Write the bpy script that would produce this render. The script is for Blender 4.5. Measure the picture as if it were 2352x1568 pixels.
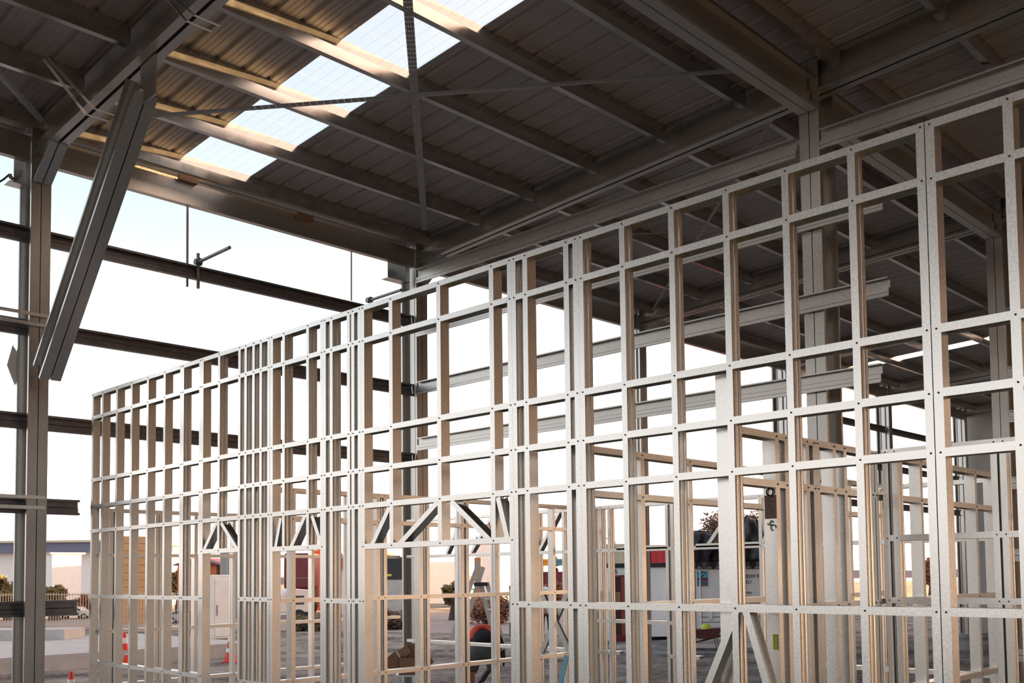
import bpy, bmesh, math, random
from mathutils import Vector, Matrix
random.seed(7)
for o in list(bpy.data.objects): bpy.data.objects.remove(o)
S = bpy.context.scene
COL = S.collection

# ------------------------------------------------------------------ camera
EYE = Vector((0.0, 0.0, 2.3))
RX, RY, RZ = Vector((0.70110233, -0.71297561, -0.01101346)), Vector((-0.03078862, -0.04569961, 0.99848065)), Vector((-0.71239566, -0.69969802, -0.05399164))
FPX, PU, PV = 2266.0, 1176.0, 1196.0
cam = bpy.data.objects.new('camera', bpy.data.cameras.new('camera'))
COL.objects.link(cam)
cam.matrix_world = Matrix(((RX.x, RY.x, RZ.x, EYE.x), (RX.y, RY.y, RZ.y, EYE.y), (RX.z, RY.z, RZ.z, EYE.z), (0, 0, 0, 1)))
cam.data.sensor_width = 36.0
cam.data.sensor_fit = 'HORIZONTAL'
cam.data.lens = 36.0 * FPX / 2352.0
cam.data.shift_y = (PV - 784.0) / 2352.0
cam.data.clip_end = 2000
S.camera = cam

# ------------------------------------------------------------------ world, sun, exposure
SUN_AZ = Vector((0.90, -0.44, 0)).normalized()
SUN_EL = math.radians(5.6)
w = bpy.data.worlds.new('sky'); S.world = w; w.use_nodes = True
nt = w.node_tree; nt.nodes.clear()
def N(nt, t, **k):
    n = nt.nodes.new(t)
    for a, b in k.items(): setattr(n, a, b)
    return n
out = N(nt, 'ShaderNodeOutputWorld'); bg = N(nt, 'ShaderNodeBackground')
tc = N(nt, 'ShaderNodeTexCoord'); sep = N(nt, 'ShaderNodeSeparateXYZ')
nt.links.new(tc.outputs['Generated'], sep.inputs[0])
ramp = N(nt, 'ShaderNodeValToRGB'); cr = ramp.color_ramp
stops = [(0.0, (.30, .26, .23)), (0.5, (.62, .52, .45)), (0.503, (1.30, 1.18, 1.10)), (0.60, (1.10, 1.10, 1.10)), (0.655, (.60, .70, .745)), (0.70, (.45, .555, .62)), (0.77, (.37, .48, .575)), (1.0, (.22, .31, .46))]
while len(cr.elements) < len(stops): cr.elements.new(0.5)
for el, (p, c) in zip(cr.elements, stops): el.position = p; el.color = (*c, 1)
mp = N(nt, 'ShaderNodeMapRange'); mp.inputs['From Min'].default_value = -1; mp.inputs['From Max'].default_value = 1
nt.links.new(sep.outputs['Z'], mp.inputs['Value']); nt.links.new(mp.outputs[0], ramp.inputs[0])
dot = N(nt, 'ShaderNodeVectorMath', operation='DOT_PRODUCT'); dot.inputs[1].default_value = (SUN_AZ.x, SUN_AZ.y, 0.10)
nt.links.new(tc.outputs['Generated'], dot.inputs[0])
pw = N(nt, 'ShaderNodeMath', operation='POWER'); pw.use_clamp = False
mx0 = N(nt, 'ShaderNodeMath', operation='MAXIMUM'); mx0.inputs[1].default_value = 0
nt.links.new(dot.outputs['Value'], mx0.inputs[0]); nt.links.new(mx0.outputs[0], pw.inputs[0]); pw.inputs[1].default_value = 2.6
add = N(nt, 'ShaderNodeMixRGB', blend_type='ADD'); add.inputs['Color2'].default_value = (2.6, 1.28, .54, 1)
nt.links.new(pw.outputs[0], add.inputs['Fac']); nt.links.new(ramp.outputs[0], add.inputs['Color1'])
nt.links.new(add.outputs[0], bg.inputs['Color']); bg.inputs['Strength'].default_value = 1.0
nt.links.new(bg.outputs[0], out.inputs[0])

sd = bpy.data.lights.new('sun', 'SUN'); sd.energy = 36.0; sd.color = (1.0, .60, .26); sd.angle = math.radians(0.6)
sun = bpy.data.objects.new('sun', sd); COL.objects.link(sun)
sdir = Vector((SUN_AZ.x * math.cos(SUN_EL), SUN_AZ.y * math.cos(SUN_EL), math.sin(SUN_EL)))
sun.rotation_euler = sdir.to_track_quat('Z', 'Y').to_euler(); sun.location = (30, -20, 20)

S.view_settings.view_transform = 'Standard'; S.view_settings.look = 'None'
S.view_settings.gamma = 1.0; S.view_settings.use_curve_mapping = False
S.view_settings.exposure = 0.68

# ------------------------------------------------------------------ geometry helpers
def ray(u, v):
    return RX * ((u - PU) / FPX) + RY * (-(v - PV) / FPX) - RZ
def onX(u, v, x): r = ray(u, v); return EYE + r * (x / r.x)
def onY(u, v, y): r = ray(u, v); return EYE + r * (y / r.y)
def onZ(u, v, z=0.0): r = ray(u, v); return EYE + r * ((z - EYE.z) / r.z)
def atD(u, v, d): return EYE + ray(u, v) * d          # d = depth along the view axis
RZ0 = 8.15                                            # underside of the roof at the eave (Y = 13)
def roofz(y): return RZ0 + 0.05 * (13.0 - y)

class MB:
    def __init__(s): s.v = []; s.f = []; s.m = []
    def add(s, vs, fs, mi=0):
        b = len(s.v); s.v += [tuple(v) for v in vs]; s.f += [tuple(i + b for i in f) for f in fs]; s.m += [mi] * len(fs); return s
    def box(s, a, b, mi=0):
        x0, y0, z0 = a; x1, y1, z1 = b
        return s.add([(x0,y0,z0),(x1,y0,z0),(x1,y1,z0),(x0,y1,z0),(x0,y0,z1),(x1,y0,z1),(x1,y1,z1),(x0,y1,z1)],
                     [(0,3,2,1),(4,5,6,7),(0,1,5,4),(1,2,6,5),(2,3,7,6),(3,0,4,7)], mi)
    def prism(s, poly, o0, o1, A, B, mi=0):
        o0, o1, A, B = Vector(o0), Vector(o1), Vector(A), Vector(B); n = len(poly)
        vs = [o0 + A*a + B*b for a, b in poly] + [o1 + A*a + B*b for a, b in poly]
        fs = [(i, (i+1) % n, n + (i+1) % n, n + i) for i in range(n)] + [tuple(range(n-1, -1, -1)), tuple(range(n, 2*n))]
        return s.add(vs, fs, mi)
    def section(s, pts, t, o0, o1, A, B, mi=0):
        """open thin-gauge section extruded; every wall of it has thickness t"""
        o0, o1, A, B = Vector(o0), Vector(o1), Vector(A), Vector(B); n = len(pts); P = [Vector(p) for p in pts]; nr = []
        for i in range(n):
            d = Vector((0, 0))
            if i > 0: e = (P[i]-P[i-1]).normalized(); d += Vector((-e.y, e.x))
            if i < n-1: e = (P[i+1]-P[i]).normalized(); d += Vector((-e.y, e.x))
            d.normalize()
            e = (P[min(i+1, n-1)] - P[min(i, n-2)]).normalized(); c = max(.5, d.dot(Vector((-e.y, e.x)))); nr.append(d / c)
        Q = [P[i] + nr[i]*t for i in range(n)]
        vs = []
        for o in (o0, o1):
            vs += [o + A*p.x + B*p.y for p in P] + [o + A*p.x + B*p.y for p in Q]
        fs = []; k = 2*n
        for i in range(n-1):
            fs += [(i, i+1, k+i+1, k+i), (n+i+1, n+i, k+n+i, k+n+i+1), (i+1, i, n+i, n+i+1), (k+i, k+i+1, k+n+i+1, k+n+i)]
        fs += [(0, k, k+n, n), (n-1, 2*n-1, k+2*n-1, k+n-1)]
        return s.add(vs, fs, mi)
    def tube(s, p0, p1, r0, r1=None, n=10, mi=0):
        p0, p1 = Vector(p0), Vector(p1); r1 = r0 if r1 is None else r1
        d = (p1 - p0).normalized(); a = d.orthogonal().normalized(); b = d.cross(a)
        vs = [p + (a*math.cos(2*math.pi*i/n) + b*math.sin(2*math.pi*i/n))*r for p, r in ((p0, r0), (p1, r1)) for i in range(n)]
        fs = [(i, (i+1) % n, n+(i+1) % n, n+i) for i in range(n)] + [tuple(range(n-1, -1, -1)), tuple(range(n, 2*n))]
        return s.add(vs, fs, mi)
    def path(s, pts, r, n=8, mi=0):
        for a, b in zip(pts[:-1], pts[1:]): s.tube(a, b, r, r, n, mi)
        return s
    def bar(s, p0, p1, w, t, up=(0, 0, 1), mi=0):
        p0, p1 = Vector(p0), Vector(p1); d = (p1-p0).normalized(); u = Vector(up); u = (u - d*u.dot(d)).normalized(); q = d.cross(u)
        return s.prism([(-w/2,-t/2),(w/2,-t/2),(w/2,t/2),(-w/2,t/2)], p0, p1, q, u, mi)
    def ball(s, c, r, n=10, mi=0, sc=(1,1,1)):
        c = Vector(c); vs = [c + Vector((0,0,-r*sc[2]))]; m = n//2
        for j in range(1, m):
            ph = -math.pi/2 + math.pi*j/m
            for i in range(n):
                th = 2*math.pi*i/n; vs.append(c + Vector((r*sc[0]*math.cos(ph)*math.cos(th), r*sc[1]*math.cos(ph)*math.sin(th), r*sc[2]*math.sin(ph))))
        vs.append(c + Vector((0,0,r*sc[2]))); fs = [(0, 1+(i+1) % n, 1+i) for i in range(n)]
        for j in range(m-2):
            for i in range(n):
                a = 1+j*n+i; b = 1+j*n+(i+1) % n; fs.append((a, b, b+n, a+n))
        L = len(vs)-1; fs += [(L, 1+(m-2)*n+i, 1+(m-2)*n+(i+1) % n) for i in range(n)]
        return s.add(vs, fs, mi)
    def build(s, name, mats, parent=None, smooth=False, bevel=0):
        me = bpy.data.meshes.new(name); me.from_pydata(s.v, [], s.f)
        if not isinstance(mats, (list, tuple)): mats = [mats]
        for m in mats: me.materials.append(m)
        for p, mi in zip(me.polygons, s.m): p.material_index = mi; p.use_smooth = smooth
        me.update()
        o = bpy.data.objects.new(name, me); COL.objects.link(o)
        if parent is not None:
            o.parent = parent; o.matrix_parent_inverse = parent.matrix_basis.inverted()
        if bevel:
            b = o.modifiers.new('bevel', 'BEVEL'); b.width = bevel; b.segments = 2; b.limit_method = 'ANGLE'
        return o

def tag(o, label=None, cat=None, group=None, kind=None):
    if label: o['label'] = label
    if cat: o['category'] = cat
    if group: o['group'] = group
    if kind: o['kind'] = kind
    return o
def thing(name, loc, label, cat, group=None, rz=0.0):
    o = bpy.data.objects.new(name, None); COL.objects.link(o); o.empty_display_size = .2
    o.location = loc; o.rotation_euler = (0, 0, rz); o.matrix_basis = Matrix.Translation(Vector(loc)) @ Matrix.Rotation(rz, 4, 'Z')
    return tag(o, label, cat, group)
def local(name, mb, mats, parent, **k):
    """part whose coordinates are local to its thing"""
    o = mb.build(name, mats, None, **k); o.parent = parent; return o

# ------------------------------------------------------------------ materials
def mat(name, col, rough=.6, metal=0.0, var=0.0, scale=8.0, bump=0.0, bscale=60.0, rvar=0.0, spec=.5, detail=4, col2=None, coord='Object'):
    m = bpy.data.materials.new(name); m.use_nodes = True; t = m.node_tree; p = t.nodes['Principled BSDF']
    p.inputs['Base Color'].default_value = (*col, 1); p.inputs['Roughness'].default_value = rough; p.inputs['Metallic'].default_value = metal
    p.inputs['Specular IOR Level'].default_value = spec
    tcn = N(t, 'ShaderNodeTexCoord')
    if var or rvar:
        nz = N(t, 'ShaderNodeTexNoise'); nz.inputs['Scale'].default_value = scale; nz.inputs['Detail'].default_value = detail
        t.links.new(tcn.outputs[coord], nz.inputs['Vector'])
        if var:
            r = N(t, 'ShaderNodeValToRGB'); c2 = col2 or tuple(c*(1+var) for c in col)
            r.color_ramp.elements[0].position = .3; r.color_ramp.elements[1].position = .7
            r.color_ramp.elements[0].color = (*[c*(1-var) for c in col], 1); r.color_ramp.elements[1].color = (*c2, 1)
            t.links.new(nz.outputs['Fac'], r.inputs[0]); t.links.new(r.outputs[0], p.inputs['Base Color'])
        if rvar:
            q = N(t, 'ShaderNodeMapRange'); q.inputs['To Min'].default_value = max(.05, rough-rvar); q.inputs['To Max'].default_value = rough+rvar
            q.inputs['From Min'].default_value = .3; q.inputs['From Max'].default_value = .7
            t.links.new(nz.outputs['Fac'], q.inputs['Value']); t.links.new(q.outputs[0], p.inputs['Roughness'])
    if bump:
        bz = N(t, 'ShaderNodeTexNoise'); bz.inputs['Scale'].default_value = bscale; bz.inputs['Detail'].default_value = 3
        t.links.new(tcn.outputs[coord], bz.inputs['Vector'])
        bp = N(t, 'ShaderNodeBump'); bp.inputs['Strength'].default_value = bump; bp.inputs['Distance'].default_value = .004
        t.links.new(bz.outputs['Fac'], bp.inputs['Height']); t.links.new(bp.outputs[0], p.inputs['Normal'])
    return m
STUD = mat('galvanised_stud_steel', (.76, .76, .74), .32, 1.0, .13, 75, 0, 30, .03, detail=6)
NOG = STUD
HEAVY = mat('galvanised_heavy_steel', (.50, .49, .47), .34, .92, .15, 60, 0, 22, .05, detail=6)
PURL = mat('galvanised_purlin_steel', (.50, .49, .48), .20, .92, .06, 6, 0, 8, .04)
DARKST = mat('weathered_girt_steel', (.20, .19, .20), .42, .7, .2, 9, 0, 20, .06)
ROOF = mat('zinc_roof_underside', (.38, .355, .36), .42, .30, .05, 3, 0, 20, .05)
RIVET = mat('dark_rivet', (.05, .05, .05), .5, .5)
CLAMP = mat('scaffold_tube_steel', (.33, .29, .27), .45, .7, .2, 12)
WHITE = mat('white_paint', (.82, .80, .78), .55, 0, .04, 4)
OFFW = mat('offwhite_cladding', (.84, .84, .84), .5, 0, .04, 3)
CONC = mat('concrete', (.46, .44, .42), .85, 0, .12, 3, .2, 20)
BLACKP = mat('black_plastic', (.012, .012, .014), .45, 0, .3, 10, .5, 12)
BLACK = mat('black_paint', (.02, .022, .025), .5)
RED = mat('red_paint', (.50, .035, .045), .5, 0, .05, 4)
MAROON = mat('maroon_paint', (.16, .018, .028), .5, 0, .1, 4)
ORANGE = mat('orange_cladding', (.62, .17, .06), .6, 0, .08, 4)
CREAM = mat('cream_cladding', (.55, .48, .36), .6, 0, .05, 4)
TIMBER = mat('tan_block_cladding', (.42, .27, .14), .75, 0, .08, 3)
NAVY = mat('blue_fascia', (.13, .15, .24), .5)
GLASS = mat('dark_glass', (.03, .035, .04), .1, 0, spec=.8)
ALU = mat('ladder_aluminium', (.55, .55, .55), .4, .85, .05, 10)
TYRE = mat('tyre_rubber', (.02, .02, .02), .8)
CONEO = mat('cone_orange', (.80, .045, .03), .45)
CONEW = mat('cone_reflective_band', (.75, .74, .70), .3)
BARK = mat('bark', (.09, .06, .045), .9, 0, .3, 10)
LEAFD = mat('pine_foliage', (.16, .10, .075), .8, 0, .35, 1.5)
LEAFG = mat('olive_foliage', (.17, .13, .05), .8, 0, .35, 1.2)
LEAFR = mat('rusty_foliage', (.30, .13, .07), .8, 0, .3, 1.2)
CARD = mat('cardboard', (.30, .17, .10), .8, 0, .08, 6)
TAPE = mat('yellow_tape', (.62, .62, .06), .5)
SKIN = mat('skin', (.42, .20, .14), .6)
SHORTS = mat('grey_shorts', (.10, .115, .12), .85, 0, .12, 14)
SHIRT = mat('black_work_shirt', (.012, .013, .018), .8)
HIVIS = mat('orange_hi_vis', (.80, .10, .05), .7)
HIVISY = mat('yellow_hi_vis', (.45, .75, .03), .7)
BLUEB = mat('light_blue_membrane', (.22, .52, .72), .5)
PAPER = mat('paper', (.72, .72, .74), .7)
INK = mat('ink', (.03, .03, .03), .7)
CARWHITE = mat('white_car_paint', (.80, .77, .76), .2, 0, spec=.6)

def skylight_mat():
    m = bpy.data.materials.new('translucent_skylight'); m.use_nodes = True; t = m.node_tree; t.nodes.clear()
    o = N(t, 'ShaderNodeOutputMaterial'); tr = N(t, 'ShaderNodeBsdfTransparent'); tr.inputs[0].default_value = (.96, .985, 1, 1)
    tl = N(t, 'ShaderNodeBsdfTranslucent'); tl.inputs[0].default_value = (.9, .93, .95, 1)
    mx = N(t, 'ShaderNodeMixShader'); mx.inputs[0].default_value = .10
    t.links.new(tr.outputs[0], mx.inputs[1]); t.links.new(tl.outputs[0], mx.inputs[2]); t.links.new(mx.outputs[0], o.inputs[0]); return m
SKYL = skylight_mat()
def strap_mat():
    m = mat('perforated_strap_steel', (.34, .34, .34), .45, .7, .08, 12); t = m.node_tree; p = t.nodes['Principled BSDF']
    tcn = N(t, 'ShaderNodeTexCoord'); s = N(t, 'ShaderNodeSeparateXYZ'); t.links.new(tcn.outputs['Object'], s.inputs[0])
    def cell(sock, per, off):
        a = N(t, 'ShaderNodeMath', operation='MULTIPLY_ADD'); a.inputs[1].default_value = 1/per; a.inputs[2].default_value = off; t.links.new(sock, a.inputs[0])
        f = N(t, 'ShaderNodeMath', operation='FRACT'); t.links.new(a.outputs[0], f.inputs[0])
        d = N(t, 'ShaderNodeMath', operation='SUBTRACT'); d.inputs[1].default_value = .5; t.links.new(f.outputs[0], d.inputs[0])
        g = N(t, 'ShaderNodeMath', operation='MULTIPLY'); g.inputs[1].default_value = per; t.links.new(d.outputs[0], g.inputs[0])
        h = N(t, 'ShaderNodeMath', operation='POWER'); h.inputs[1].default_value = 2; 
        ab = N(t, 'ShaderNodeMath', operation='ABSOLUTE'); t.links.new(g.outputs[0], ab.inputs[0]); t.links.new(ab.outputs[0], h.inputs[0]); return h
    hx, hy = cell(s.outputs['X'], .085, 0), cell(s.outputs['Y'], .026, 0)
    ad = N(t, 'ShaderNodeMath', operation='ADD'); t.links.new(hx.outputs[0], ad.inputs[0]); t.links.new(hy.outputs[0], ad.inputs[1])
    lt = N(t, 'ShaderNodeMath', operation='LESS_THAN'); lt.inputs[1].default_value = .0042**2; t.links.new(ad.outputs[0], lt.inputs[0])
    iv = N(t, 'ShaderNodeMath', operation='SUBTRACT'); iv.inputs[0].default_value = 1; t.links.new(lt.outputs[0], iv.inputs[1])
    t.links.new(iv.outputs[0], p.inputs['Alpha']); return m
STRAP = strap_mat()
def gravel_mat():
    m = mat('gravel_yard', (.10, .095, .095), .95, 0, 0, 1); t = m.node_tree; p = t.nodes['Principled BSDF']
    tcn = N(t, 'ShaderNodeTexCoord'); a = N(t, 'ShaderNodeTexNoise'); a.inputs['Scale'].default_value = .55; a.inputs['Detail'].default_value = 6
    b = N(t, 'ShaderNodeTexNoise'); b.inputs['Scale'].default_value = 4.5; b.inputs['Detail'].default_value = 9; b.inputs['Roughness'].default_value = .75
    for n in (a, b): t.links.new(tcn.outputs['Object'], n.inputs['Vector'])
    mx = N(t, 'ShaderNodeMath', operation='ADD'); t.links.new(a.outputs['Fac'], mx.inputs[0]); t.links.new(b.outputs['Fac'], mx.inputs[1])
    r = N(t, 'ShaderNodeValToRGB'); hf = N(t, 'ShaderNodeMath', operation='MULTIPLY'); hf.inputs[1].default_value = .5; t.links.new(mx.outputs[0], hf.inputs[0])
    r.color_ramp.elements[0].position = .41; r.color_ramp.elements[1].position = .60
    r.color_ramp.elements[0].color = (.10, .090, .082, 1); r.color_ramp.elements[1].color = (.52, .47, .42, 1)
    t.links.new(hf.outputs[0], r.inputs[0]); t.links.new(r.outputs[0], p.inputs['Base Color'])
    bp = N(t, 'ShaderNodeBump'); bp.inputs['Strength'].default_value = 1.0; bp.inputs['Distance'].default_value = .12
    t.links.new(b.outputs['Fac'], bp.inputs['Height']); t.links.new(bp.outputs[0], p.inputs['Normal']); return m
GRAVEL = gravel_mat(); GRAVEL.node_tree.nodes['Principled BSDF'].inputs['Specular IOR Level'].default_value = .12
ROAD = mat('sealed_road', (.30, .25, .235), .8, 0, .12, .6, .1, 20)

# ------------------------------------------------------------------ ground and slab (structure)
def struct(name, mb, m, label=None):
    o = mb.build(name, m); o['kind'] = 'structure'
    if label: o['label'] = label
    return o
gmb = MB()
n = 60
gx0, gx1, gy0, gy1 = -60.0, 200.0, -60.0, 240.0
struct('floor_yard', MB().box((gx0, gy0, -.5), (gx1, gy1, 0)), GRAVEL)
struct('floor_slab', MB().box((4.9, -3, .002), (11.4, 12.85, .445)), CONC)
rd = MB()
c = [onZ(-700, 1428), onZ(1500, 1462), onZ(1500, 1409), onZ(-700, 1380)]
rd.prism([(p.x, p.y) for p in c], (0, 0, .001), (0, 0, .02), (1, 0, 0), (0, 1, 0))
struct('floor_road', rd, ROAD)
struct('floor_loading_slab', MB().box((-6, 25.8, .001), (15.4, 33.5, .40)), CONC)

# ------------------------------------------------------------------ roof
XB = [-1.70, 4.55, 10.93, 17.30, 23.68, 30.05, 36.4]      # portal lines (west face of each)
YE, YR = 13.45, -12.2
def roof_sheet(name, x0, x1, m, y0=YR, y1=YE, lift=0.0):
    """trapezoidal tray profile running down the slope"""
    prof = []; per = .345; k0 = math.floor(x0/per)
    x = k0*per
    while x < x1 + per:
        for dx, dz in ((0, .0), (.018, .030), (.060, .030), (.078, 0), (.128, 0), (.134, .005), (.144, .005), (.150, 0), (.192, 0), (.198, .005), (.208, .005), (.214, 0), (.256, 0), (.262, .005), (.272, .005), (.278, 0), (.32, 0)):
            prof.append((x+dx, dz))
        x += per
    pts = [p for p in prof if x0 < p[0] < x1]; pts = [(x0, 0)] + pts + [(x1, 0)]
    mb = MB(); vs = []; ny = 2
    for y in (y0, y1):
        vs += [(a, y, roofz(y)+b+lift) for a, b in pts]
    k = len(pts); mb.add(vs, [(i, i+1, k+i+1, k+i) for i in range(k-1)])
    return struct(name, mb, m)
SKY1 = [(6.43, 7.46), (26.9, 27.45), (31.3, 31.7)]
xs = [-14.0] + [v for s in SKY1 for v in s] + [37.2]
for i in range(0, len(xs), 2): roof_sheet('ceiling', xs[i], xs[i+1], ROOF)
sk_labels = ['long translucent skylight strip in the roof above the left half of the building', 'small skylight strip far off at the right, nearer of the two', 'small skylight strip farthest off at the right']
for i, (a, b) in enumerate(SKY1):
    r = thing('skylight_strip', ((a+b)/2, 8, roofz(8)), sk_labels[i], 'skylight', 'skylight strips')
    mb = MB()
    for (xa, xb) in ((a, b),):
        t = .002; y0, y1 = YR, YE
        mb.add([(xa, y0, roofz(y0)+.03), (xb, y0, roofz(y0)+.03), (xb, y1, roofz(y1)+.03), (xa, y1, roofz(y1)+.03)], [(0, 1, 2, 3)])
    mb.build('translucent_sheet', SKYL, r)
    me = MB(); y0 = 2.0 if i == 0 else 6.0
    k = int(round((b-a+.3)/.15))
    for j in range(k+1):
        x = a-.16 + j*.15; me.tube((x, y0, roofz(y0)-.004), (x, 13.2, roofz(13.2)-.004), .0010, n=4)
    if i == 0:
        y = y0
        while y < 13.2:
            me.tube((a-.19, y, roofz(y)-.006), (b+.15, y, roofz(y)-.006), .0008, n=4); y += .60
    me.build('safety_mesh', STUD, r)

# ------------------------------------------------------------------ cold formed sections
def hi_section(dp, fl, lip=.022, off=.018, sgn=1):
    """purlin shape in (a = out of the web, b = down): creased web, flanges towards +a"""
    return [(fl*sgn, lip), (fl*sgn, 0), (0, 0), (-off*sgn, dp*.50), (0, dp), (fl*sgn, dp), (fl*sgn, dp-lip)]
DOWN = Vector((0, 0, -1))
def purlin(name, x0, x1, y, z, m, dp=.235, fl=.07, parent=None):
    mb = MB(); mb.section(hi_section(dp, fl), .003, (x0, y, z), (x1, y, z), (0, 1, 0), DOWN); return mb
def face_section(dp, fl, lip=.03):
    """girt with its open side to the viewer: lipped flanges, web with a raised middle band"""
    return [(0, lip*.6), (0, 0), (fl, 0), (fl, dp*.50), (fl-.045, dp*.56), (fl-.045, dp*.76), (fl-.03, dp*.78), (fl-.045, dp*.80), (fl-.045, dp), (0, dp), (0, dp-lip*.7)]

ORD = ['first', 'second', 'third', 'fourth', 'fifth', 'sixth', 'seventh', 'eighth', 'ninth', 'tenth', 'eleventh', 'twelfth']
PY = [12.62, 11.40, 10.18, 8.93, 7.70, 6.47, 5.20, 3.95, 2.7, 1.45]
bays = [(-14.0, 4.55, 'left of the leaning brace'), (4.78, 10.93, 'crossing the skylight bay'), (11.16, 17.3, 'in the first bay behind the posts'), (17.53, 23.68, 'in the second bay behind'), (23.9, 30.05, 'in the third bay behind'), (30.3, 37.0, 'in the farthest right bay')]
for bi, (x0, x1, txt) in enumerate(bays):
    for k, y in enumerate(PY):
        if bi == 0 and k > 7: continue
        if bi >= 3 and k > 8: continue
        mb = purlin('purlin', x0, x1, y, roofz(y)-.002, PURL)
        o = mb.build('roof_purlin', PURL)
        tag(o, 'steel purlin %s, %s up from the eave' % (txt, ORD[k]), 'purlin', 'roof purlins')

# rafters: two back to back sections, webs vertical
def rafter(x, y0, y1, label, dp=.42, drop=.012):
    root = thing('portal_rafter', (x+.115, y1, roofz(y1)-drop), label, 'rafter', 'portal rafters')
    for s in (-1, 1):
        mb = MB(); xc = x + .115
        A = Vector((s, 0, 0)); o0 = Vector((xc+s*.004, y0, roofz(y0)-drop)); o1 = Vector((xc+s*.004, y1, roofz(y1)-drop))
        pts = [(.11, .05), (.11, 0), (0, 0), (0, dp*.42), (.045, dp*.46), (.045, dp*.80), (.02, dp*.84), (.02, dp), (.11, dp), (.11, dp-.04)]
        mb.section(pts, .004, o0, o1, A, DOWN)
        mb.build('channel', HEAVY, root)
    return root
raf_lab = ['rafter out at the far left', 'heavy double steel rafter at upper left that the leaning brace meets', 'long double steel rafter rising from the middle corner post to the tall right post',
           'double steel rafter in the shade, first behind the tall right post', 'double steel rafter in the shade, second behind the tall right post', 'double steel rafter in the shade, third behind the tall right post', 'double steel rafter against the pale end wall at far right']
for i, x in enumerate(XB):
    if i == 0: continue
    rafter(x, -2.0, 13.0, raf_lab[i])

# posts
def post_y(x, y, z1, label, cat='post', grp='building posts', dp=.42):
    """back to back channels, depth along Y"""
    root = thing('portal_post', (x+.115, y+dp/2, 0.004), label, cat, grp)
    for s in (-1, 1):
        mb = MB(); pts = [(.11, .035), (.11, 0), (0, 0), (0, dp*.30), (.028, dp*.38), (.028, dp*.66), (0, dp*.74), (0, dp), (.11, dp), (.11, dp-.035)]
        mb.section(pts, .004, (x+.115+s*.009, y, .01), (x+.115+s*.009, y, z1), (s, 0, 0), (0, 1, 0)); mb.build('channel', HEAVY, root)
    MB().box((x-.04, y-.04, 0), (x+.27, y+dp+.04, .02)).build('base_plate', HEAVY, root)
    return root
def post_x(x, y, z1, label, dp=.40):
    root = thing('portal_post', (x+dp/2, y+.12, 0.004), label, 'post', 'building posts')
    for s in (-1, 1):
        mb = MB(); pts = [(.115, .035), (.115, 0), (0, 0), (0, dp*.30), (.028, dp*.38), (.028, dp*.66), (0, dp*.74), (0, dp), (.115, dp), (.115, dp-.035)]
        mb.section(pts, .004, (x, y+.12+s*.009, .01), (x, y+.12+s*.009, z1), (0, s, 0), (1, 0, 0)); mb.build('channel', HEAVY, root)
    MB().box((x-.04, y-.04, 0), (x+dp+.04, y+.28, .02)).build('base_plate', HEAVY, root)
    return root
post_lab = ['', 'double steel eave post at the far left edge', 'double steel eave post in the middle where the skylight bay ends', 'double steel eave post glimpsed just left of the tall right post', 'double steel eave post beyond the stud wall, seen through the right panels', 'far double steel eave post at the right, against the bright gap', 'last double steel eave post by the pale end wall']
for i in range(1, len(XB)):
    z1 = roofz(13)-.05
    post_y(XB[i], 13.0, z1, post_lab[i])
post_x(10.93, 5.48, roofz(5.5)-.05, 'tall double steel post at right, behind the stud wall')
post_x(17.30, 5.48, roofz(5.5)-.05, 'tall double steel post seen through the right-hand stud panel')
post_x(30.05, 5.48, roofz(5.5)-.05, 'tall steel post far off at the right edge')

# haunch (knee) pieces at the eave posts
for i, x in ((1, 4.55), (2, 10.93), (3, 17.30)):
    root = tag(thing('knee_haunch', (x+.115, 12.7, 7.4), ['', 'blue-grey bent knee plate where the left post meets its rafter', 'grey knee brace plate under the rafter at the middle corner post', 'grey knee plate under the first rafter behind'][i], 'bracket', 'knee haunches'))
    za = roofz(12.6)-.43
    for s in (-1, 1):
        mb = MB(); xc = x+.115
        y_low, z_low, y_hi = 12.99, za-.36, 12.50
        mb.prism([(12.99, z_low), (12.99, za+.0), (12.42, za+.02), (12.50, za-.02), (12.97, z_low-.02)], (xc+s*.006, 0, 0), (xc+s*.016, 0, 0), (0, 1, 0), (0, 0, 1))
        p0, p1 = Vector((xc+s*.060, 12.97, z_low)), Vector((xc+s*.060, 12.44, za+.0))
        mb.bar(p0, p1, .105, .006, (0, -1, -1))
        mb.build('side_plate', HEAVY, root)

# eave beam
for bi in range(0, 6):
    x0 = XB[bi]+.24 if bi else -14; x1 = XB[bi+1]-.01
    if bi == 0: x0 = -14
    lab = ['far left length of the eave beam, left of the left post', 'eave beam length under the skylight between left and middle posts', 'eave beam length just behind the middle corner post', 'eave beam length beyond, second behind the middle post', 'eave beam length beyond, third behind the middle post', 'farthest eave beam length by the pale end wall'][bi]
    root = thing('eave_beam', ((x0+x1)/2, 13.03, 7.66), lab, 'beam', 'eave beam lengths')
    mb = MB(); mb.section([(0, .03), (0, 0), (.09, 0), (.09, .31), (0, .31), (0, .28)][::-1] if False else [(.09, .03), (.09, 0), (0, 0), (0, .31), (.09, .31), (.09, .28)], .004, (x0, 13.03, 7.97), (x1, 13.03, 7.97), (0, 1, 0), DOWN)
    mb.build('web', HEAVY, root)
    mb = MB(); mb.section([(0, 0), (.05, .02), (.09, .02), (.12, .09)], .003, (x0, 13.16, 8.14), (x1, 13.16, 8.14), (0, 1, 0), DOWN); mb.build('gutter_lip', HEAVY, root)

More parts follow.
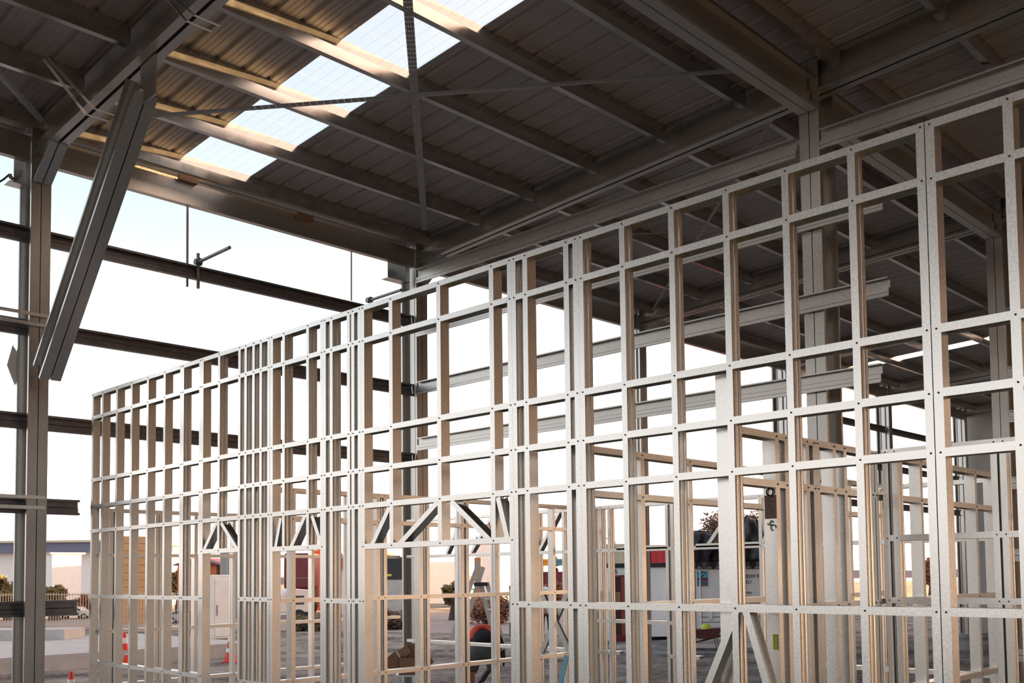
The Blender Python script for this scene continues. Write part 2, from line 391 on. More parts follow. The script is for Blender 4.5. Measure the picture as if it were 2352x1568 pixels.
# strut beam along X at the tall post line
def beam_x(x0, x1, y, z, lab, dp=.40):
    root = thing('strut_beam', ((x0+x1)/2, y, z-dp), lab, 'beam', 'cross beams')
    for s in (-1, 1):
        mb = MB(); pts = [(.11, .035), (.11, 0), (0, 0), (0, dp*.34), (.028, dp*.40), (.028, dp*.72), (0, dp*.78), (0, dp), (.11, dp), (.11, dp-.035)]
        mb.section(pts, .004, (x0, y+s*.009, z), (x1, y+s*.009, z), (0, s, 0), DOWN); mb.build('channel', HEAVY, root)
beam_x(4.80, 10.90, 5.60, 8.27, 'double steel beam running from the tall right post up to the top edge')
beam_x(11.36, 17.25, 5.60, 8.24, 'brown-lit steel beam running down to the right behind the tall post')
beam_x(17.75, 30.0, 5.60, 8.24, 'far continuation of the steel beam behind the right-hand studs')

# girts -----------------------------------------------------------
def girt_y(x, y0, y1, zt, lab, dp=.25, grp='girts on the middle post line', m=HEAVY):
    mb = MB(); mb.section(face_section(dp, .075), .003, (x, y0, zt), (x, y1, zt), (1, 0, 0), DOWN)
    o = mb.build('wall_girt', m); tag(o, lab, 'girt', grp); return o
girt_y(10.85, -1.0, 5.44, 7.585, 'upper girt crossing right of the tall post, just under the roof')
girt_y(10.85, 5.76, 12.95, 7.585, 'upper girt running from the middle corner post up to the tall post')
girt_y(10.85, 4.70, 12.95, 6.62-.0, 'second girt down from the roof, behind the stud wall top', dp=.22)
girt_y(10.85, 4.66, 12.95, 5.62, 'girt with a free end sticking out past the tall post', dp=.22)
girt_y(10.85, 4.78, 12.95, 4.65, 'fourth girt down, ending just past the tall post', dp=.22)
for k, z in enumerate((6.6, 5.62, 4.90, 3.8, 2.62, 1.70, 1.0)):
    girt_y(17.22, -4.0, 5.46, z, 'galvanised girt on the second post line, %s from the top' % ORD[k], dp=.20, grp='girts on the second post line')
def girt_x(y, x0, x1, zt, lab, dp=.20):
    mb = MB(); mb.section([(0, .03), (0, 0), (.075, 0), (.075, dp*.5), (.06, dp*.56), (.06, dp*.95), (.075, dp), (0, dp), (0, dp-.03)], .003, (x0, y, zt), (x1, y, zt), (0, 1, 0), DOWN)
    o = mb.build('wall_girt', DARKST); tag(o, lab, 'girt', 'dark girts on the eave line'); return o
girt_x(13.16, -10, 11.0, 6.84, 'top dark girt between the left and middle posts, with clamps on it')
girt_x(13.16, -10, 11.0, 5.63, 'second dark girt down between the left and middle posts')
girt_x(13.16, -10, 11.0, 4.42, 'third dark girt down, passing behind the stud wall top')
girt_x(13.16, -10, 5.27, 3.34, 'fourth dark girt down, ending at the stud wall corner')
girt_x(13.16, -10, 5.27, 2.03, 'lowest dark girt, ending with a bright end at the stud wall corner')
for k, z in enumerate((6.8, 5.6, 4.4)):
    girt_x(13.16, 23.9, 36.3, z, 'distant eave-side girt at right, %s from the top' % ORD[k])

# leaning double member (knee brace) at upper left
root = thing('leaning_brace', (4.66, 12.5, 4.75), 'large double steel brace leaning from the left rafter down to the left post', 'brace')
p0, p1 = Vector((4.665, 10.02, 7.50)), Vector((4.665, 12.62, 4.78))
d = (p1-p0).normalized(); nrm = Vector((0, d.z, -d.y)).normalized()
if nrm.y > 0: nrm = -nrm          # towards -Y / down
for s in (-1, 1):
    mb = MB(); dp = .30
    pts = [(.115, .03), (.115, 0), (0, 0), (0, dp*.4), (.02, dp*.46), (.02, dp*.6), (0, dp*.66), (0, dp), (.115, dp), (.115, dp-.03)]
    mb.section(pts, .004, p0 + Vector((s*.010, 0, 0)), p1 + Vector((s*.010, 0, 0)), (s, 0, 0), -nrm); mb.build('channel', HEAVY, root)
MB().box((4.655, 9.80, 7.42), (4.675, 10.15, 7.90)).build('gusset_plate', HEAVY, root)

# flat bracing straps (perforated) under the purlins
def strap(p0, p1, lab, wd=.10, m=None):
    p0, p1 = Vector(p0), Vector(p1); L = (p1-p0).length; dx = (p1-p0).normalized(); up = Vector((0, .05, 1)); up = (up - dx*up.dot(dx)).normalized(); dy = up.cross(dx)
    mb = MB(); h = wd/2
    mb.section([(-h, .004), (-h*.06, 0), (h*.06, 0), (h, .004)], .0012, (0, 0, 0), (L, 0, 0), (0, 1, 0), (0, 0, 1))
    o = mb.build('bracing_strap', m or STRAP); o.matrix_world = Matrix((( dx.x, dy.x, up.x, p0.x), (dx.y, dy.y, up.y, p0.y), (dx.z, dy.z, up.z, p0.z), (0, 0, 0, 1)))
    return tag(o, lab, 'strap', 'bracing straps')
def rz(y): return roofz(y) - .245
def onP(u, v):
    r = ray(u, v); k = (rz(0) - EYE.z) / (r.z + .05*r.y); return EYE + r*k
strap(onP(976, 528), onP(932, -60), 'perforated steel strap crossing the skylight steeply, top to middle post')
strap(onP(300, 271), onP(1762, 157), 'perforated steel strap running nearly level from left rafter to tall post')
strap((4.48, 12.44, rz(12.44)), (0.2, 8.0, rz(8.0)), 'flat steel strap in the upper left corner bay')
strap((11.3, 5.2, rz(5.2)-.02), (16.5, -1.0, rz(-1.0)-.02), 'thin strap rising right from the top of the tall post', .07)
strap((11.3, 12.2, rz(12.2)), (17.1, 5.9, rz(5.9)), 'dim thin strap under the roof behind the middle posts', .05)
strap((11.3, 6.2, rz(6.2)), (17.1, 12.5, rz(12.5)), 'dim thin cross strap under the roof behind the tall post', .05)
# horizontal straps at the left post
for k, (v, lab) in enumerate(((716, 'upper of the pair of flat bars across the left post, below the brace foot'), (739, 'lower of the pair of flat bars across the left post, below the brace foot'), (1140, 'upper of the low pair of flat bars across the left post'), (1164, 'lower of the low pair of flat bars across the left post'))):
    p = onY(50, v, 12.97)
    mb = MB(); mb.box((-3, 12.968, p.z-.022), (4.76, 12.972, p.z+.022)); tag(mb.build('flat_bar', STUD), lab, 'bar', 'flat bars at the left post')
# fly braces: paired angles wrapping the left rafter
for nm, ua, va, ub, vb, uc, vc, lab in (('a', 100, 135, 197, 262, 237, 281, 'pair of thin fly brace angles under the left rafter, lower'), ('b', 378, -10, 428, 48, 468, 66, 'pair of thin fly brace angles under the left rafter, by the top edge')):
    root = thing('fly_brace', onX(ub, vb, 4.45), lab, 'brace', 'fly braces')
    for du, dv in ((0, 0), (19, -13)):
        a = onY(ua+du*.4, va+dv*.4, onX(ub, vb, 4.53).y - 0.0) ; b = onX(ub+du, vb+dv, 4.53); cpt = onX(uc+du, vc+dv, 4.79)
        a = onP(ua+du*.6, va+dv*.2)
        cpt = Vector((b.x+.27, b.y, b.z))
        mb = MB(); mb.bar(a, b, .035, .004, (0, 1, 0)); mb.bar(b, cpt, .035, .004, (0, 0, 1)); mb.build('angle', STUD, root)

# scaffold tubes and clamps clipped along the eave girt
def tubeset(name, segs, lab, clamp=None, r=.024):
    root = thing(name, segs[0][0], lab, 'tube', 'scaffold tubes')
    for a, b in segs: MB().tube(a, b, r, n=14).build('tube', CLAMP, root, smooth=False)
    if clamp is not None:
        mb = MB(); cc = Vector(clamp); mb.tube(cc+Vector((-.05, 0, 0)), cc+Vector((.05, 0, 0)), .045, n=12); mb.box(cc+Vector((-.03, -.06, -.05)), cc+Vector((.03, -.02, .05))); mb.build('clamp', DARKST, root)
    return root
Yt = 13.26
a, b = onY(431, 380, Yt), onY(430, 658, Yt)
tubeset('hanging_tube', [(a, b)], 'thin upright scaffold tube hanging from the eave by the clamps', r=.018)
a, b = onY(455, 582, Yt-.08), onY(455, 662, Yt-.08); c1 = onY(455, 602, Yt-.1)
tubeset('clamped_tube', [(a, b), (c1+Vector((0, .02, 0)), c1+Vector((.0, -.9, .0)))], 'short crossed scaffold tubes clamped on the top dark girt at left', clamp=c1, r=.024)
a, b = onY(807, 575, 13.243), onY(807, 690, 13.243)
tubeset('hanging_tube', [(a, b)], 'thin upright scaffold tube between the eave and girt near the middle post', r=.012)
c2 = onY(848, 690, Yt-.1)
tubeset('clamped_tube', [(c2+Vector((0, .02, 0)), c2+Vector((0, -.85, 0)))], 'short scaffold tube clamped on the top dark girt near the middle post', clamp=c2)
a, b = onY(385, 385, 13.36), onY(532, 430, 13.36)
tubeset('edge_tube', [(a, b)], 'glowing horizontal scaffold tube below the skylight at the eave', clamp=onY(436, 400, 13.36))
# loose timber packers on the eave beam
for u, v, lab in ((700, 500, 'small timber packer resting on the eave beam at centre'), (432, 412, 'brown timber block on the eave beam below the skylight')):
    p = onY(u, v, 12.98); tag(MB().box((p.x-.14, 12.95, p.z-.04), (p.x+.14, 13.02, p.z+.05)).build('timber_packer', CARD), lab, 'block')
# galvanised cleat boxes beside the posts
def cleat(u0, v0, u1, v1, y, lab):
    a, b = onY(u0, v0, y), onY(u1, v1, y); root = thing('cleat_plate', ((a.x+b.x)/2, y, b.z), lab, 'bracket', 'cleat plates')
    MB().box((a.x, y-.004, b.z), (b.x, y+.004, a.z)).build('plate', STUD, root); MB().box((a.x-.10, y-.14, b.z-.01), (b.x, y+.05, b.z)).build('ledge', STUD, root)
cleat(890, 597, 930, 652, 13.30, 'mottled galvanised cleat plate beside the middle corner post')
cleat(32, 362, 56, 432, 13.30, 'mottled galvanised cleat plate beside the left post')
root = thing('shackle_cable', onY(30, 398, 13.3), 'dark shackle and cable tied to the left post near its cleat', 'cable')
MB().path([onY(-40, 440, 13.5), onY(8, 412, 13.3), onY(22, 400, 13.3)], .012).build('cable', BLACK, root)
MB().path([onY(22, 400, 13.3), onY(26, 410, 13.3), onY(35, 412, 13.3), onY(44, 404, 13.3), onY(47, 392, 13.3)], .026).build('shackle', CLAMP, root)
a = [onY(u, v, 13.44) for u, v in ((29, 792), (16, 838), (34, 885), (62, 840))]
mb = MB(); mb.add([(*p,) for p in a] + [(p.x, p.y+.006, p.z) for p in a], [(0, 1, 2, 3), (7, 6, 5, 4), (0, 4, 5, 1), (1, 5, 6, 2), (2, 6, 7, 3), (3, 7, 4, 0)])
tag(mb.build('kite_plate', OFFW), 'pale kite-shaped sheet sticking out left of the left post', 'plate')

# end wall
struct('wall_right', MB().box((37.2, -12, 0), (37.4, 13.3, 8.3)), mat('precast_panel', (.55, .53, .51), .8, 0, .05, 1))
struct('wall_light_blocker', MB().box((-14, -12.4, 4.0), (37.4, -12.1, 9.35)).box((-14, -12.4, 0), (17, -12.1, 4.0)), mat('light_blocker_tan', (.52, .42, .33), .8))  # unseen wall added behind the camera to block sun and tint reflections

# ------------------------------------------------------------------ light gauge stud frames
ZB = 0.447                                            # top of the slab
T = .0016
class Frame:
    """a wall panel; d = run direction ('Y' or 'X'), face towards the viewer at coordinate c"""
    def __init__(s, d, c, depth, label, loc, cat='wall frame', grp='steel stud wall frames'):
        s.d, s.c, s.depth = d, c, depth
        s.root = thing('stud_wall_frame', loc, label, cat, grp)
        s.R = Vector((0, 1, 0)) if d == 'Y' else Vector((1, 0, 0))       # run
        s.N = Vector((1, 0, 0)) if d == 'Y' else Vector((0, 1, 0))       # into the wall, away from the viewer
    def P(s, r, z, n=0.0): return s.R*r + s.N*(s.c+n) + Vector((0, 0, z))
    def stud(s, r, z0, z1, openlow=True, w=.045, name='stud'):
        """r = low coordinate of the flange; openlow: open side towards the low coordinate"""
        D = s.depth; pts = [(w, .012), (w, 0), (0, 0), (0, D), (w, D), (w, D-.012)]
        if openlow:                                  # web with a rolled groove down its middle
            pts = [(w, .012), (w, 0), (.004, 0), (.0005, D*.12), (0, D*.25), (.001, D*.38), (.004, D*.46), (.011, D*.5), (.004, D*.54), (.001, D*.62), (0, D*.75), (.0005, D*.88), (.004, D), (w, D), (w, D-.012)]
        o = lambda z: s.P(r, z); A = s.R
        mb = MB(); mb.section(pts, T, o(z0), o(z1), A, s.N); return mb.build(name, STUD, s.root)
    def row(s, r0, r1, zt, h=.045, up=False, name='nogging', riv=(), proud=.0018):
        D = s.depth; mb = MB()
        pts = [(-proud, h), (-proud, 0), (D+proud, 0), (D+proud, h)]
        mb.section(pts, T, s.P(r0, zt), s.P(r1, zt), s.N, Vector((0, 0, 1)) if up else DOWN)
        sg = 1 if up else -1
        for q in riv:
            p = s.P(q, zt + sg*h*.5, -proud-.002); a = p - s.N*.0; mb.tube(a, a - s.N*.004, .0058, .004, 8, 1)
        return mb.build(name, [NOG, RIVET], s.root)
    def diag(s, a, b, wd=.045, name='diagonal_brace', label=None):
        """a, b = (r, z) ends; channel lying in the wall, front flange flush, open upwards"""
        p0, p1 = s.P(a[0], a[1], .001), s.P(b[0], b[1], .001); dr = (p1-p0).normalized(); q = s.N.cross(dr).normalized()
        if q.z > 0: q = -q
        mb = MB(); mb.section([(-wd/2, .0), (wd/2, .0), (wd/2, s.depth-.004), (-wd/2, s.depth-.004)], T, p0, p1, q, s.N)
        o = mb.build(name, STUD, s.root)
        if label: o['label'] = label
        return o

XW = 5.16
ZT = 4.655
ROWS = [ZT, 4.365, 3.570, 3.235, 2.925, 2.105, 1.285]
# (low edge Y of flange, open towards the viewer?)   measured along the wall
ST = [(12.50, 0), (12.20, 0), (11.79, 0), (11.385, 0), (10.96, 0), (10.54, 0), (10.145, 1), (10.10, 1), (9.715, 1), (9.67, 0), (9.315, 1), (8.905, 1), (8.785, 1), (8.635, 1), (8.50, 1), (8.355, 1), (8.305, 0), (8.09, 1), (7.685, 1), (7.46, 1), (7.415, 1), (7.31, 1), (7.05, 1),
      (6.985, 1), (6.89, 1), (6.845, 0), (6.455, 0), (5.845, 0), (5.240, 0), (5.045, 1), (5.00, 1), (4.885, 0), (4.485, 0), (4.397, 0),
      (4.348, 1), (3.985, 1), (3.585, 1), (3.180, 1), (2.780, 1), (2.375, 1), (1.993, 1),
      (1.944, 0), (1.560, 0), (1.16, 0), (.76, 0)]
ranges = [(7.03, 12.56), (4.394, 7.03), (1.991, 4.394), (0.40, 1.991)]
wlab = ['long stud wall panel at left, full of narrow studs with two small door heads', 'stud wall panel with the wide doorway, between left and centre', 'stud wall panel in the centre right with even square bays', 'stud wall panel at the right edge of the picture']
# openings below the header: (y0, y1)
HD = [(8.93, 9.70, 2.555), (7.46, 8.32, 2.545), (5.06, 6.87, 2.53)]
heads = {0: [HD[0], HD[1]], 1: [HD[2]], 2: [], 3: []}
for pi, (ya, yb) in enumerate(ranges):
    f = Frame('Y', XW, .089, wlab[pi], (XW+.045, (ya+yb)/2, ZB))
    studs = [t for t in ST if ya-.01 <= t[0]+.02 < yb]
    for (y, op) in studs:
        zb = ZB
        for h in heads[pi]:
            if h[0]+.04 < y < h[1]-.07: zb = h[2]
        f.stud(y, zb, ZT-.002, bool(op))
    for k, z in enumerate(ROWS):
        cuts = [(ya+.004, yb-.004)]
        if k >= 5:
            for h in heads[pi]:
                nw = []
                for (p, q) in cuts:
                    if h[0] > p and h[1] < q: nw += [(p, h[0]+.02), (h[1]-.02, q)]
                    else: nw.append((p, q))
                cuts = nw
        for (p, q) in cuts:
            rv = [y+.022 for y, op in studs if p < y+.022 < q]
            f.row(p, q, z, name='top_plate' if k == 0 else 'nogging', riv=rv)
    f.row(ya+.004, yb-.004, ZB, up=True, name='bottom_plate')
    for h in heads[pi]:
        rv = [y+.022 for y, op in studs if h[0] < y+.022 < h[1]]
        f.row(h[0]-.02, h[1]+.02, h[2], name='door_header', riv=rv, up=True, proud=.002)
    def yz(u, v): p = onX(u, v, XW); return (p.y, p.z)
    dg = {0: [((468, 1262), (497, 1200)), ((546, 1264), (507, 1200)), ((632, 1257), (644, 1190)), ((668, 1256), (700, 1184)), ((738, 1252), (716, 1184))],
          1: [((853, 1253), (893, 1166)), ((916, 1250), (1004, 1153)), ((1126, 1242), (1035, 1150)), ((1166, 1240), (1143, 1142))],
          2: [((1620, 1585), (1691, 1402)), ((1764, 1585), (1712, 1402))], 3: []}[pi]
    for a, b in dg: f.diag(yz(*a), yz(*b))
for (u, v) in ((1663, 1405),):
    pass

# inner partitions ---------------------------------------------------
ZI = 3.19; IR = [ZI, 2.90, 2.085, 1.66, .98]
def partition(d, c, r0, r1, studs, label, rows=IR, heads=(), extra=()):
    f = Frame(d, c, .089, label, ((c+.045, (r0+r1)/2, ZB) if d == 'Y' else ((r0+r1)/2, c+.045, ZB)))
    for t in studs:
        r, op = t[0], t[1]; z0 = ZB; z1 = ZI-.002
        for h in heads:
            if h[0]+.05 < r < h[1]-.06: z0 = h[2]
        f.stud(r, z0, z1, bool(op))
    for k, z in enumerate(rows):
        cuts = [(r0, r1)]
        if k >= 2:
            for h in heads:
                nw = []
                for (p, q) in cuts:
                    if h[0] >= p and h[1] <= q: nw += [(p, h[0]+.02), (h[1]-.02, q)]
                    else: nw.append((p, q))
                cuts = nw
        for (p, q) in cuts:
            if q-p > .06: f.row(p, q, z, name='top_plate' if k == 0 else 'nogging', riv=[t[0]+.022 for t in studs if p < t[0]+.022 < q])
    for h in heads: f.row(h[0], h[1], h[2], name='door_header', up=True)
    for (a, b) in extra: f.diag(a, b)
    f.row(r0, r1, ZB, up=True, name='bottom_plate')
    return f
# running away to the right from the main wall (gold-lit)
I1 = partition('X', 3.20, 5.26, 7.18, [(5.67, 0), (5.79, 0), (6.07, 0), (6.17, 0), (6.215, 1), (6.46, 0), (6.62, 0), (7.06, 0), (7.12, 0)], 'warm-lit short stud frame joining the wall right of centre, with the hanging tag', rows=[ZI, 2.88, 2.085, 1.28])
I1b = partition('X', 3.20, 7.36, 10.0, [(7.95, 0), (8.60, 0), (9.15, 0), (9.62, 0)], 'stud frame seen through the right panel, continuing the warm-lit one', rows=[ZI, 2.88, 2.085, 1.4])
I2 = partition('X', 4.40, 5.26, 10.05, [(5.84, 0), (6.46, 0), (7.15, 0), (9.2, 0)], 'warm-lit stud frame joining the wall just right of the black double stud', rows=[ZI, 2.88, 2.085])
I3 = partition('X', 8.50, 5.26, 10.05, [(5.5, 0), (6.19, 1), (6.57, 0), (6.66, 1), (7.17, 0), (7.27, 1), (7.80, 1), (7.88, 0), (8.36, 1), (8.9, 1), (9.40, 0), (9.9, 1)], 'stud partition behind the wide doorway, brown tinted', rows=[ZI, 2.90, 2.085, 1.28])
F3 = partition('X', 12.40, 5.27, 10.05, [(5.34, 0), (5.40, 1), (5.95, 0), (6.0, 1), (6.5, 0), (7.07, 1), (7.7, 0), (8.37, 0), (9.01, 1), (9.55, 0), (9.64, 1)], 'farthest stud partition along the eave side, behind the left panel', rows=[ZI, 2.62, 1.66, .98])
F2 = partition('Y', 10.10, 3.3, 12.3, [(11.9, 1), (11.11, 1), (10.27, 1), (9.4, 1), (8.92, 1), (8.36, 0), (8.26, 1), (8.12, 1), (7.2, 1), (7.12, 1), (5.89, 1), (5.2, 0), (4.5, 1), (3.9, 1)],
               'long far stud partition parallel to the main wall, pale and thin', rows=[ZI, 2.62, 1.29], heads=[(7.22, 8.02, 2.60), (5.93, 6.80, 2.60)],
               extra=[((9.40, 2.63), (9.02, 3.15)), ((6.63, 2.63), (6.2, 3.15)), ((5.9, 2.63), (5.5, 3.15)), ((11.35, 2.63), (11.0, 3.15)), ((10.8, 2.63), (10.35, 3.15))])
F4 = partition('Y', 7.20, 1.2, 3.18, [(3.13, 1), (3.06, 1), (2.36, 1), (2.30, 1), (1.8, 1), (1.3, 1)], 'pale stud frame parallel to the main wall, seen through the right panel', rows=[ZI+.012, 2.56, 2.10])
F5 = partition('X', 1.75, 7.35, 12.0, [(7.6, 0), (8.2, 0), (8.8, 0), (9.4, 0), (10.0, 0), (10.6, 0), (11.4, 0)], 'stud frame deep behind the right panel, grey webs in a row', rows=[ZI, 2.70, 2.085, 1.4])
F2.row(7.16, 8.40, 1.70)
# wide pale post close behind the main wall
pw_ = thing('wide_stud', (5.30, 3.27, ZB), 'wide pale steel stud standing close behind the wall, right of centre', 'stud')
a, b = onX(1646, 1000, 5.275), onX(1686, 1000, 5.275)
mb = MB(); mb.section([(.04, .012), (.04, 0), (0, 0), (0, a.y-b.y), (.04, a.y-b.y), (.04, a.y-b.y-.012)], T, (5.275, b.y, ZB), (5.275, b.y, 3.54), (1, 0, 0), (0, 1, 0)); mb.build('channel', STUD, pw_)

# crossed braces seen through the centre bay
root = thing('cross_brace', (9.6, 8.9, ZB), 'pair of grey flat braces crossed in an X in the centre bay', 'brace')
pA, pB, pC, pD = onX(1246, 1365, 9.7), onX(1312, 1500, 9.7), onX(1304, 1362, 9.75), onX(1238, 1512, 9.75)
MB().bar(pA, pB, .075, .04, (1, 0, 0)).build('flat_brace', HEAVY, root); MB().bar(pC, pD, .075, .04, (1, 0, 0)).build('flat_brace', HEAVY, root)
# tag, ring, tape, membrane
tx = 5.655
a, b = onY(1757, 1140, 3.19), onY(1783, 1190, 3.19)
root = thing('hanging_tag', (5.655, 3.24, b.z), 'brown cardboard tag hanging from a black ring on the warm-lit frame', 'tag')
xa = 5.665
a, b = onX(1756, 1138, xa), onX(1784, 1190, xa)
cy = (a.y+b.y)/2
cd = MB().box((xa-.003, b.y, b.z), (xa, a.y, a.z)).build('card', mat('tag_card', (.27, .19, .17), .8), root)
mb = MB()
for k in range(9):
    z = a.z - (a.z-b.z)*(.08+.1*k); l = [.5, .3, .6, .4, .85, .8, .55, .85, .4][k]; y1 = a.y-.010-(a.y-b.y-.02)*(1-l)*(.2 if k % 2 else .9)
    mb.box((xa-.0042, y1-(a.y-b.y-.02)*l, z-.0022), (xa-.003, y1, z+.0008))
po = mb.build('print_lines', INK, root); po.parent = cd; po.matrix_parent_inverse = Matrix.Identity(4); po.matrix_basis = Matrix.Identity(4)
mb = MB(); rr = .024; cz = a.z + .020; yc = cy+.0
mb.path([(xa-.006, yc+rr*math.cos(t*math.pi/9), cz+rr*math.sin(t*math.pi/9)) for t in range(19)], .0042, 6); mb.build('ring', BLACK, root)
def letters(txt, loc, size, m, normal, label=None, cat=None, parent=None, right=None, name='marker_writing', ext=.0006):
    cu = bpy.data.curves.new(name, 'FONT'); cu.body = txt; cu.size = size; cu.extrude = ext; cu.align_x = 'CENTER'; cu.align_y = 'CENTER'
    tmp = bpy.data.objects.new('t', cu); COL.objects.link(tmp); dg = bpy.context.evaluated_depsgraph_get(); me = bpy.data.meshes.new_from_object(tmp.evaluated_get(dg))
    bpy.data.objects.remove(tmp); me.materials.clear(); me.materials.append(m)
    o = bpy.data.objects.new(name, me); COL.objects.link(o)
    nrm = Vector(normal).normalized(); r = Vector(right).normalized(); up = nrm.cross(r)
    M = Matrix(((r.x, up.x, nrm.x, loc[0]), (r.y, up.y, nrm.y, loc[1]), (r.z, up.z, nrm.z, loc[2]), (0, 0, 0, 1)))
    if parent: o.parent = parent; o.matrix_parent_inverse = parent.matrix_basis.inverted()
    o.matrix_basis = M
    if label: tag(o, label, cat)
    return o
p = onX(1772, 1207, xa-.004); letters('SC', p, .058, INK, (-1, 0, 0), parent=I1.root, right=(0, -.55, -.83))
a, b = onX(1775, 1456, xa-.001), onX(1787, 1492, xa-.001)
tag(MB().box((xa-.002, b.y, b.z), (xa-.0005, a.y, a.z)).build('tape_strip', TAPE), 'yellow tape strip with a scribble stuck low on a stud', 'tape')
p = onX(1781, 1474, xa-.004); 
root = thing('membrane_strip', onX(1290, 1560, 6.9), 'light blue membrane strip standing at the bottom, right of the crouching worker', 'strip')
pa, pb = onX(1302, 1506, 6.9), onX(1282, 1590, 6.9)
MB().bar(pa, pb, .05, .01, (1, 0, 0)).build('strip', BLUEB, root)

# ------------------------------------------------------------------ background yard
RT, FW = Vector((0.7010, -0.7130, 0)).normalized(), Vector((0.7130, 0.7010, 0)).normalized()
YAW = math.atan2(RT.y, RT.x)
def gp(u, v): 
    p = onZ(u, v, 0.0); return p
def scl(u, v): return -(onZ(u, v, 0.0) - EYE).dot(RZ) / FPX       # metres per pixel there
def bthing(name, u, v, label, cat, group=None, depth=None):
    """thing standing on the yard where the picture point (u, v) meets the ground, turned to face the camera"""
    p = gp(u, v) if depth is None else atD(u, v, depth)
    if depth is not None: p.z = 0
    s = scl(u, v) if depth is None else depth/FPX
    t = thing(name, (p.x, p.y, 0.003), label, cat, group, YAW)
    t['px'] = s; 
    return t, s
# unseen block added off-frame to cast shade over the near yard
struct('wall_shade_caster', MB().box((62, -30, 0), (90, 17, 13)), mat('shade_caster_grey', (.45, .42, .4), .7))

# portable cabinet (white)
t, s = bthing('portable_toilet', 512, 1474, 'tall white portable cabin standing in the yard at left centre', 'portable toilet')
t.rotation_euler[2] = 0; W_, H_ = 58*s, 154*s
local('cabin', MB().box((-W_/2, 0, .12), (W_/2, W_*.95, H_)), WHITE, t, bevel=.03)
dr = local('door', MB().box((-W_*.36, -.02, .2), (W_*.40, 0, H_-.15)), WHITE, t, bevel=.01)
local('door_handle', MB().box((-W_*.30, -.05, H_*.40), (-W_*.26, -.02, H_*.55)), CLAMP, dr)
local('vent_plate', MB().box((-W_/2-.02, W_*.5, H_*.52), (-W_/2, W_*.62, H_*.64)), CARD, t)
local('skid', MB().box((-W_/2, .05, 0), (W_/2, W_*.9, .13)), CONC, t)

def cone(u, v, hpx, label):
    t, s = bthing('traffic_cone', u, v, label, 'traffic cone', 'traffic cones'); h = hpx*s; r = .17*h/.9
    local('base', MB().box((-r*1.15, -r*1.15, 0), (r*1.15, r*1.15, .035)), CONEO, t, bevel=.01)
    mb = MB(); lv = [0.03, .30, .42, .62, .78, 1.0]; rad = lambda q: r*(1-q)+.03*q
    for k, (a, b) in enumerate(zip(lv[:-1], lv[1:])):
        if k in (1, 3): local('reflective_band', MB().tube((0, 0, a*h), (0, 0, b*h), rad(a)+.004, rad(b)+.004, 18), CONEW, t, smooth=False)
    mb.tube((0, 0, .02*h), (0, 0, h), rad(.02), rad(1.0), 18); local('cone_body', mb, CONEO, t)
cone(285, 1527, 80, 'orange and white traffic cone in front of the concrete slab at left')
cone(530, 1520, 76, 'orange and white traffic cone beside the white cabin')
cone(162, 1625, 83, 'traffic cone whose orange tip shows at the bottom left')
cone(476, 1622, 82, 'traffic cone whose orange tip shows low in the left panel')

def container(name, u, v, wpx, hpx, m, label, rib=14, yaw=0, dpt=2.4, cat='container', depth=None, lift=0.0, fascia=None, grp='shipping containers'):
    t, s = bthing(name, u, v, label, cat, grp, depth); W, H = wpx*s, hpx*s
    if yaw: t.rotation_euler[2] += yaw
    mb = MB(); k = max(6, int(W/.28)); prof = []
    for i in range(k):
        x = -W/2 + W*i/k; q = W/k; prof += [(x, 0), (x+q*.35, 0), (x+q*.5, .03), (x+q*.85, .03)]
    prof += [(W/2, 0), (W/2, dpt), (-W/2, dpt)]
    mb.prism(prof, (0, 0, .15+lift), (0, 0, H-.05+lift), (1, 0, 0), (0, 1, 0)); local('corrugated_body', mb, m, t)
    mb = MB()
    for z in (lift+.0, lift+H-.12):
        mb.box((-W/2-.02, -.02, z), (W/2+.02, .06, z+.14)); mb.box((-W/2-.02, dpt-.05, z), (W/2+.02, dpt+.03, z+.14))
    for x in (-W/2-.02, W/2-.10):
        mb.box((x, -.03, lift), (x+.12, .08, H+lift)); mb.box((x, dpt-.08, lift), (x+.12, dpt+.03, H+lift))
    local('corner_frame', mb, m, t); return t, s, W, H

# site office 36
t, s = bthing('site_office', 1500, 1470, 'long white site office numbered 36 with an open red doorway', 'site office')
x0, x1 = (1398-1500)*s, (1605-1500)*s; zt = (1470-1293)*s; zf = (1470-1303)*s
local('cabin_body', MB().box((x0, 0, .12), (x1, 2.6, zf)).box((x0, 0, .0), (x0+.2, 2.5, .13)).box((x1-.2, 0, 0), (x1, 2.5, .13)), OFFW, t)
local('black_fascia', MB().box((x0-.03, -.05, zf), (x1+.03, 2.65, zt)), BLACK, t)
dx0, dx1 = (1410-1500)*s, (1432-1500)*s; dz = (1470-1320)*s
local('door_frame', MB().box((dx0, -.06, .2), (dx0+.06, 0, dz)).box((dx1-.06, -.06, .2), (dx1+.06, 0, dz)).box((dx0, -.06, dz-.06), (dx1+.06, 0, dz)), mat('door_frame_red', (.28, .06, .05), .5), t)
local('doorway_shade_panel', MB().box((dx0+.06, -.02, .2), (dx1-.06, -.005, dz-.06)), mat('painted_interior_shade', (.07, .035, .02), .8), t)  # dark panel painted as the shade inside the doorway, no real opening
local('bench', MB().box((dx0+.08, -.045, dz*.52), (dx1-.08, -.02, dz*.74)), CARD, t)
local('step', MB().box((dx0-.1, -.55, 0), (dx1+.3, -.08, .2)), MAROON, t)
o = letters('36', (0, 0, 0), .24, INK, (0, -1, 0), parent=None, right=(1, 0, 0), name='number_plate', ext=.004); o.parent = t; o.matrix_basis = Matrix(((1, 0, 0, (1413-1500)*s), (0, 0, 1, -.012), (0, 1, 0, (1470-1312)*s), (0, 0, 0, 1)))
